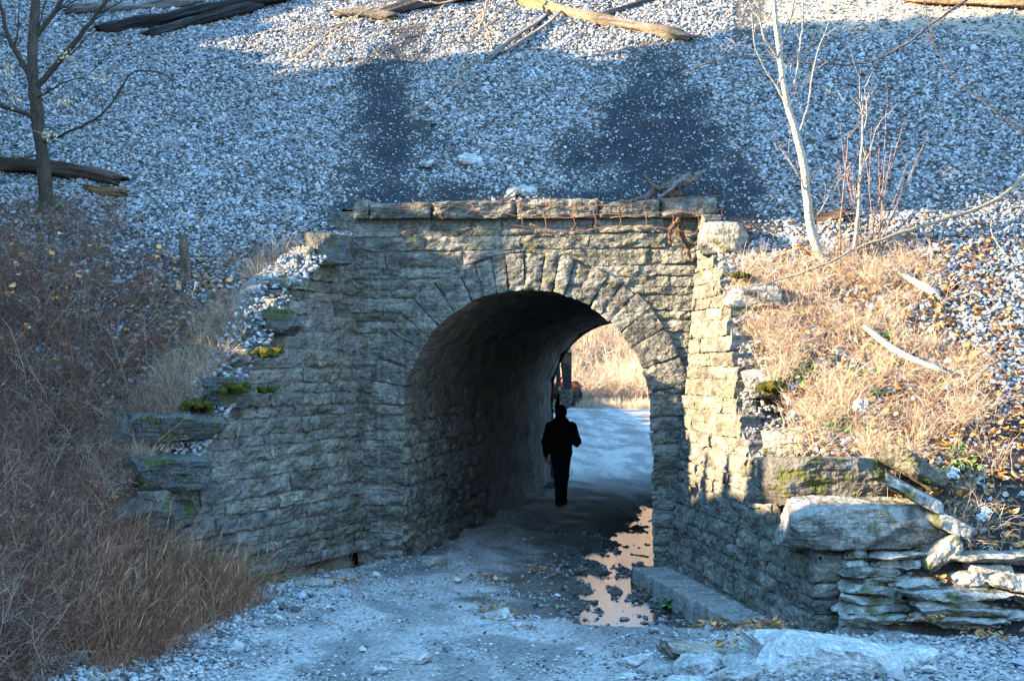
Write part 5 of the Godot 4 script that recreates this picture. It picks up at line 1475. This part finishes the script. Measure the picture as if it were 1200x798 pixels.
func build_far() -> void:
	var tan_ := [Color(0.52, 0.41, 0.28), Color(0.42, 0.29, 0.19), Color(0.58, 0.47, 0.34), Color(0.33, 0.22, 0.14), Color(0.50, 0.36, 0.24)]
	var br := []
	for k in 5: br.append(clump_mesh(1300 + k, 42, 1.7, 0.55, 0.8, 0.25, 0.35, 0.010, 6, tan_))
	spread("far_brush", "sunlit tan brush covering the hillside beyond the passage", "brush", br, M.stalk, "stems", 1300, func() -> Array:
		var d := 61.5 + 26.0 * rng.randf(); var x := rr(-6.0, 16.0)
		return [x, ground_h(x, d), d, rr(0.6, 1.5), Color.WHITE * rr(0.75, 1.25), 0.3], 51)
	var st := []
	for k in 3: st.append(clump_mesh(1320 + k, 40, 0.5, 0.3, 0.6, 0.15, 0.4, 0.006, 0, tan_))
	spread("far_verge_grass", "short dry grass along the far edge of the road beyond the passage", "grass", st, M.stalk, "tuft", 420, func() -> Array:
		var d := rr(58.5, 63.0); var x := rr(2.9, 12.0)
		if d < 59.0 + 0.2 * n2(x, d): return []
		return [x, ground_h(x, d), d, rr(0.5, 1.1), Color.WHITE * rr(0.6, 1.2), 0.2], 52)
	rng.seed = 53
	for k in 12:
		var d := rr(63.0, 78.0); var x := rr(1.5, 9.5)
		var t := thing("brush_tree", "slim pale bare tree standing in the sunlit brush beyond the passage", "tree", S(x, ground_h(x, d) - 0.1, d), 0.0, "slim bare trees beyond the passage")
		var p := curve_pts(Vector3.ZERO, Vector3(rr(-0.25, 0.25), 1, rr(-0.1, 0.1)), rr(4.5, 7.0), 8, 0.07, 0.0)
		var c := Color(0.45, 0.38, 0.29) * rr(0.6, 1.2)
		var mb := MB.new(); limb(mb, p, rr(0.04, 0.08), 0.02, c, 6); part(t, "trunk", mb.mesh(), M.bark)
		mb = MB.new(); twiggy(mb, p, 0.016, 12, 1.6, c, 1); part(t, "branches", mb.mesh(), M.bark)

# ---------------------------------------------------------------- trees on the hillside that shade the road
func needle_crown(seed_: int, y0: float, y1: float, r: float, count: int, cone: bool) -> ArrayMesh:
	rng.seed = seed_
	var mb := MB.new()
	for k in count:
		var t := rng.randf()
		if cone: t = 1.0 - sqrt(1.0 - t * 0.97)
		var w := (1.0 - t) * r + 0.1 if cone else r * sqrt(maxf(0.0, 1.0 - pow(2.0 * t - 1.0, 2.0)))
		var an := rr(0, TAU); var q := sqrt(rng.randf()) * w
		if nf2(cos(an) * q * 1.2 + seed_, t * 4.0 + sin(an) * q * 1.2) < -0.28: continue
		var p := Vector3(cos(an) * q, lerpf(y0, y1, t), sin(an) * q)
		var s := rr(0.10, 0.22)
		var a := Vector3(rr(-1, 1), rr(-0.6, 0.6), rr(-1, 1)).normalized() * s
		var b := a.cross(Vector3(rr(-1, 1), rr(-1, 1), rr(-1, 1))).normalized() * s * 0.5
		mb.quad(p - a, p + b, p + a, p - b, Color(0.035, 0.06, 0.025) * rr(0.7, 1.5))
	return mb.mesh()
func build_shade_trees() -> void:
	var cedar := needle_crown(1401, 0.3, 6.4, 1.55, 5200, true)
	var high := needle_crown(1402, 3.4, 7.0, 1.75, 4800, false)
	var tr := MB.new()
	tr.tube(PackedVector3Array([Vector3(0, -0.3, 0), Vector3(0.03, 2, 0), Vector3(-0.02, 5.2, 0)]), PackedFloat32Array([0.10, 0.075, 0.03]), 9, Color(0.12, 0.09, 0.07))
	var trunk := tr.mesh()
	var fan := MB.new()
	rng.seed = 1403
	for k in 26:
		var y := rr(3.3, 5.6); var an := rr(0, TAU)
		fan.tube(PackedVector3Array([Vector3(0, y, 0), Vector3(cos(an) * 0.7, y + 0.25, sin(an) * 0.7), Vector3(cos(an) * 1.3, y + 0.3, sin(an) * 1.3)]), PackedFloat32Array([0.04, 0.025, 0.01]), 4, Color(0.12, 0.09, 0.07))
	var limbs := fan.mesh()
	rng.seed = 1404
	for k in SHADE.size():
		var q: Array = SHADE[k]
		var tall: bool = q[3] == 1
		var t := thing("evergreen_tree", "tall evergreen with clear trunk on the hillside shading the road" if tall else "dense cone shaped evergreen on the hillside shading the bank", "tree", S(q[0], surface_h(q[0], q[1]) - 0.1, q[1]), rr(0, TAU), "evergreens with clear trunks on the hillside" if tall else "cone shaped evergreens on the hillside")
		t.scale = Vector3.ONE * q[2]
		part(t, "trunk", trunk, M.bark)
		part(t, "crown", high if tall else cedar, M.green)
		if tall: part(t, "limbs", limbs, M.bark)

const SHADE := [[-13.2, 16.5, 1.06, 1], [-11.8, 17.6, 1.04, 1], [-12.3, 19.4, 1.24, 0], [-13.5, 18.4, 1.4, 0], [-12.0, 21.0, 1.02, 0], [-12.8, 22.6, 0.84, 0], [-12.2, 24.4, 0.95, 0], [-14.0, 20.2, 1.25, 0], [-12.4, 18.0, 1.3, 1], [-12.3, 21.95, 0.86, 0], [-13.2, 23.5, 0.9, 0], [-11.5, 22.5, 0.76, 0], [-13.5, 26.5, 0.9, 0], [-12.4, 28.5, 0.85, 0], [-13.0, 25.4, 0.95, 0], [-12.1, 18.2, 0.62, 0], [-11.6, 17.0, 0.36, 0], [-11.0, 16.2, 0.3, 0], [-11.2, 15.75, 0.3, 0], [-11.3, 16.6, 0.34, 0],
	[-11.2, 15.3, 0.2, 0], [-11.4, 14.4, 0.17, 0], [-11.2, 13.5, 0.16, 0], [-11.5, 12.5, 0.17, 0], [-11.3, 11.4, 0.16, 0], [-11.6, 10.3, 0.18, 0],
	[-9.0, 36.0, 1.3, 0], [-8.0, 39.5, 1.1, 0]]
func build_more() -> void:
	build_slabs()
	build_timber()
	build_wire()
	build_trees()
	build_weeds()
	build_far()
	build_shade_trees()
	build_machines()
	build_person()

func _ready() -> void:
	N.noise_type = FastNoiseLite.TYPE_SIMPLEX_SMOOTH; N.frequency = 1.0; N.fractal_type = FastNoiseLite.FRACTAL_NONE; N.seed = 4
	NF.noise_type = FastNoiseLite.TYPE_SIMPLEX_SMOOTH; NF.frequency = 1.0; NF.fractal_type = FastNoiseLite.FRACTAL_FBM; NF.fractal_octaves = 3; NF.seed = 8
	var cam := Camera3D.new()
	cam.name = "camera"
	add_child(cam)
	cam.position = Vector3(0, 2.48, 0)
	cam.rotation_degrees = Vector3(1.065, 0, 0)
	cam.fov = 26.93
	cam.near = 0.1
	cam.far = 1500.0
	cam.current = true
	var we := WorldEnvironment.new()
	we.name = "world_environment"
	var env := Environment.new()
	env.background_mode = Environment.BG_SKY
	var sm := ProceduralSkyMaterial.new()
	sm.sky_top_color = Color(0.38, 0.585, 0.785)
	sm.sky_horizon_color = Color(0.71, 0.815, 0.885)
	sm.sky_curve = 0.16
	sm.ground_bottom_color = Color(0.2, 0.17, 0.13)
	sm.ground_horizon_color = Color(0.5, 0.55, 0.6)
	sm.sun_angle_max = 8.0
	sm.sky_energy_multiplier = 1.0
	var sky := Sky.new()
	sky.sky_material = sm
	env.sky = sky
	env.tonemap_mode = Environment.TONE_MAPPER_LINEAR
	env.tonemap_exposure = 7.8
	env.sdfgi_enabled = true
	env.ssao_enabled = true
	env.ssil_enabled = true
	we.environment = env
	add_child(we)
	var sun := DirectionalLight3D.new()
	sun.name = "sun"
	sun.light_energy = 1.6
	sun.light_color = Color(1.0, 0.89, 0.73)
	sun.light_angular_distance = 0.5
	sun.shadow_enabled = true
	add_child(sun)
	var el := deg_to_rad(SUN_EL)
	var psi := deg_to_rad(7.0)
	sun.look_at_from_position(Vector3.ZERO, Vector3(cos(psi) * cos(el), -sin(el), -sin(psi) * cos(el)), Vector3.UP)
	make_materials()
	build_land()
	build_ballast()
	build_portal()
	build_wings()
	build_more()
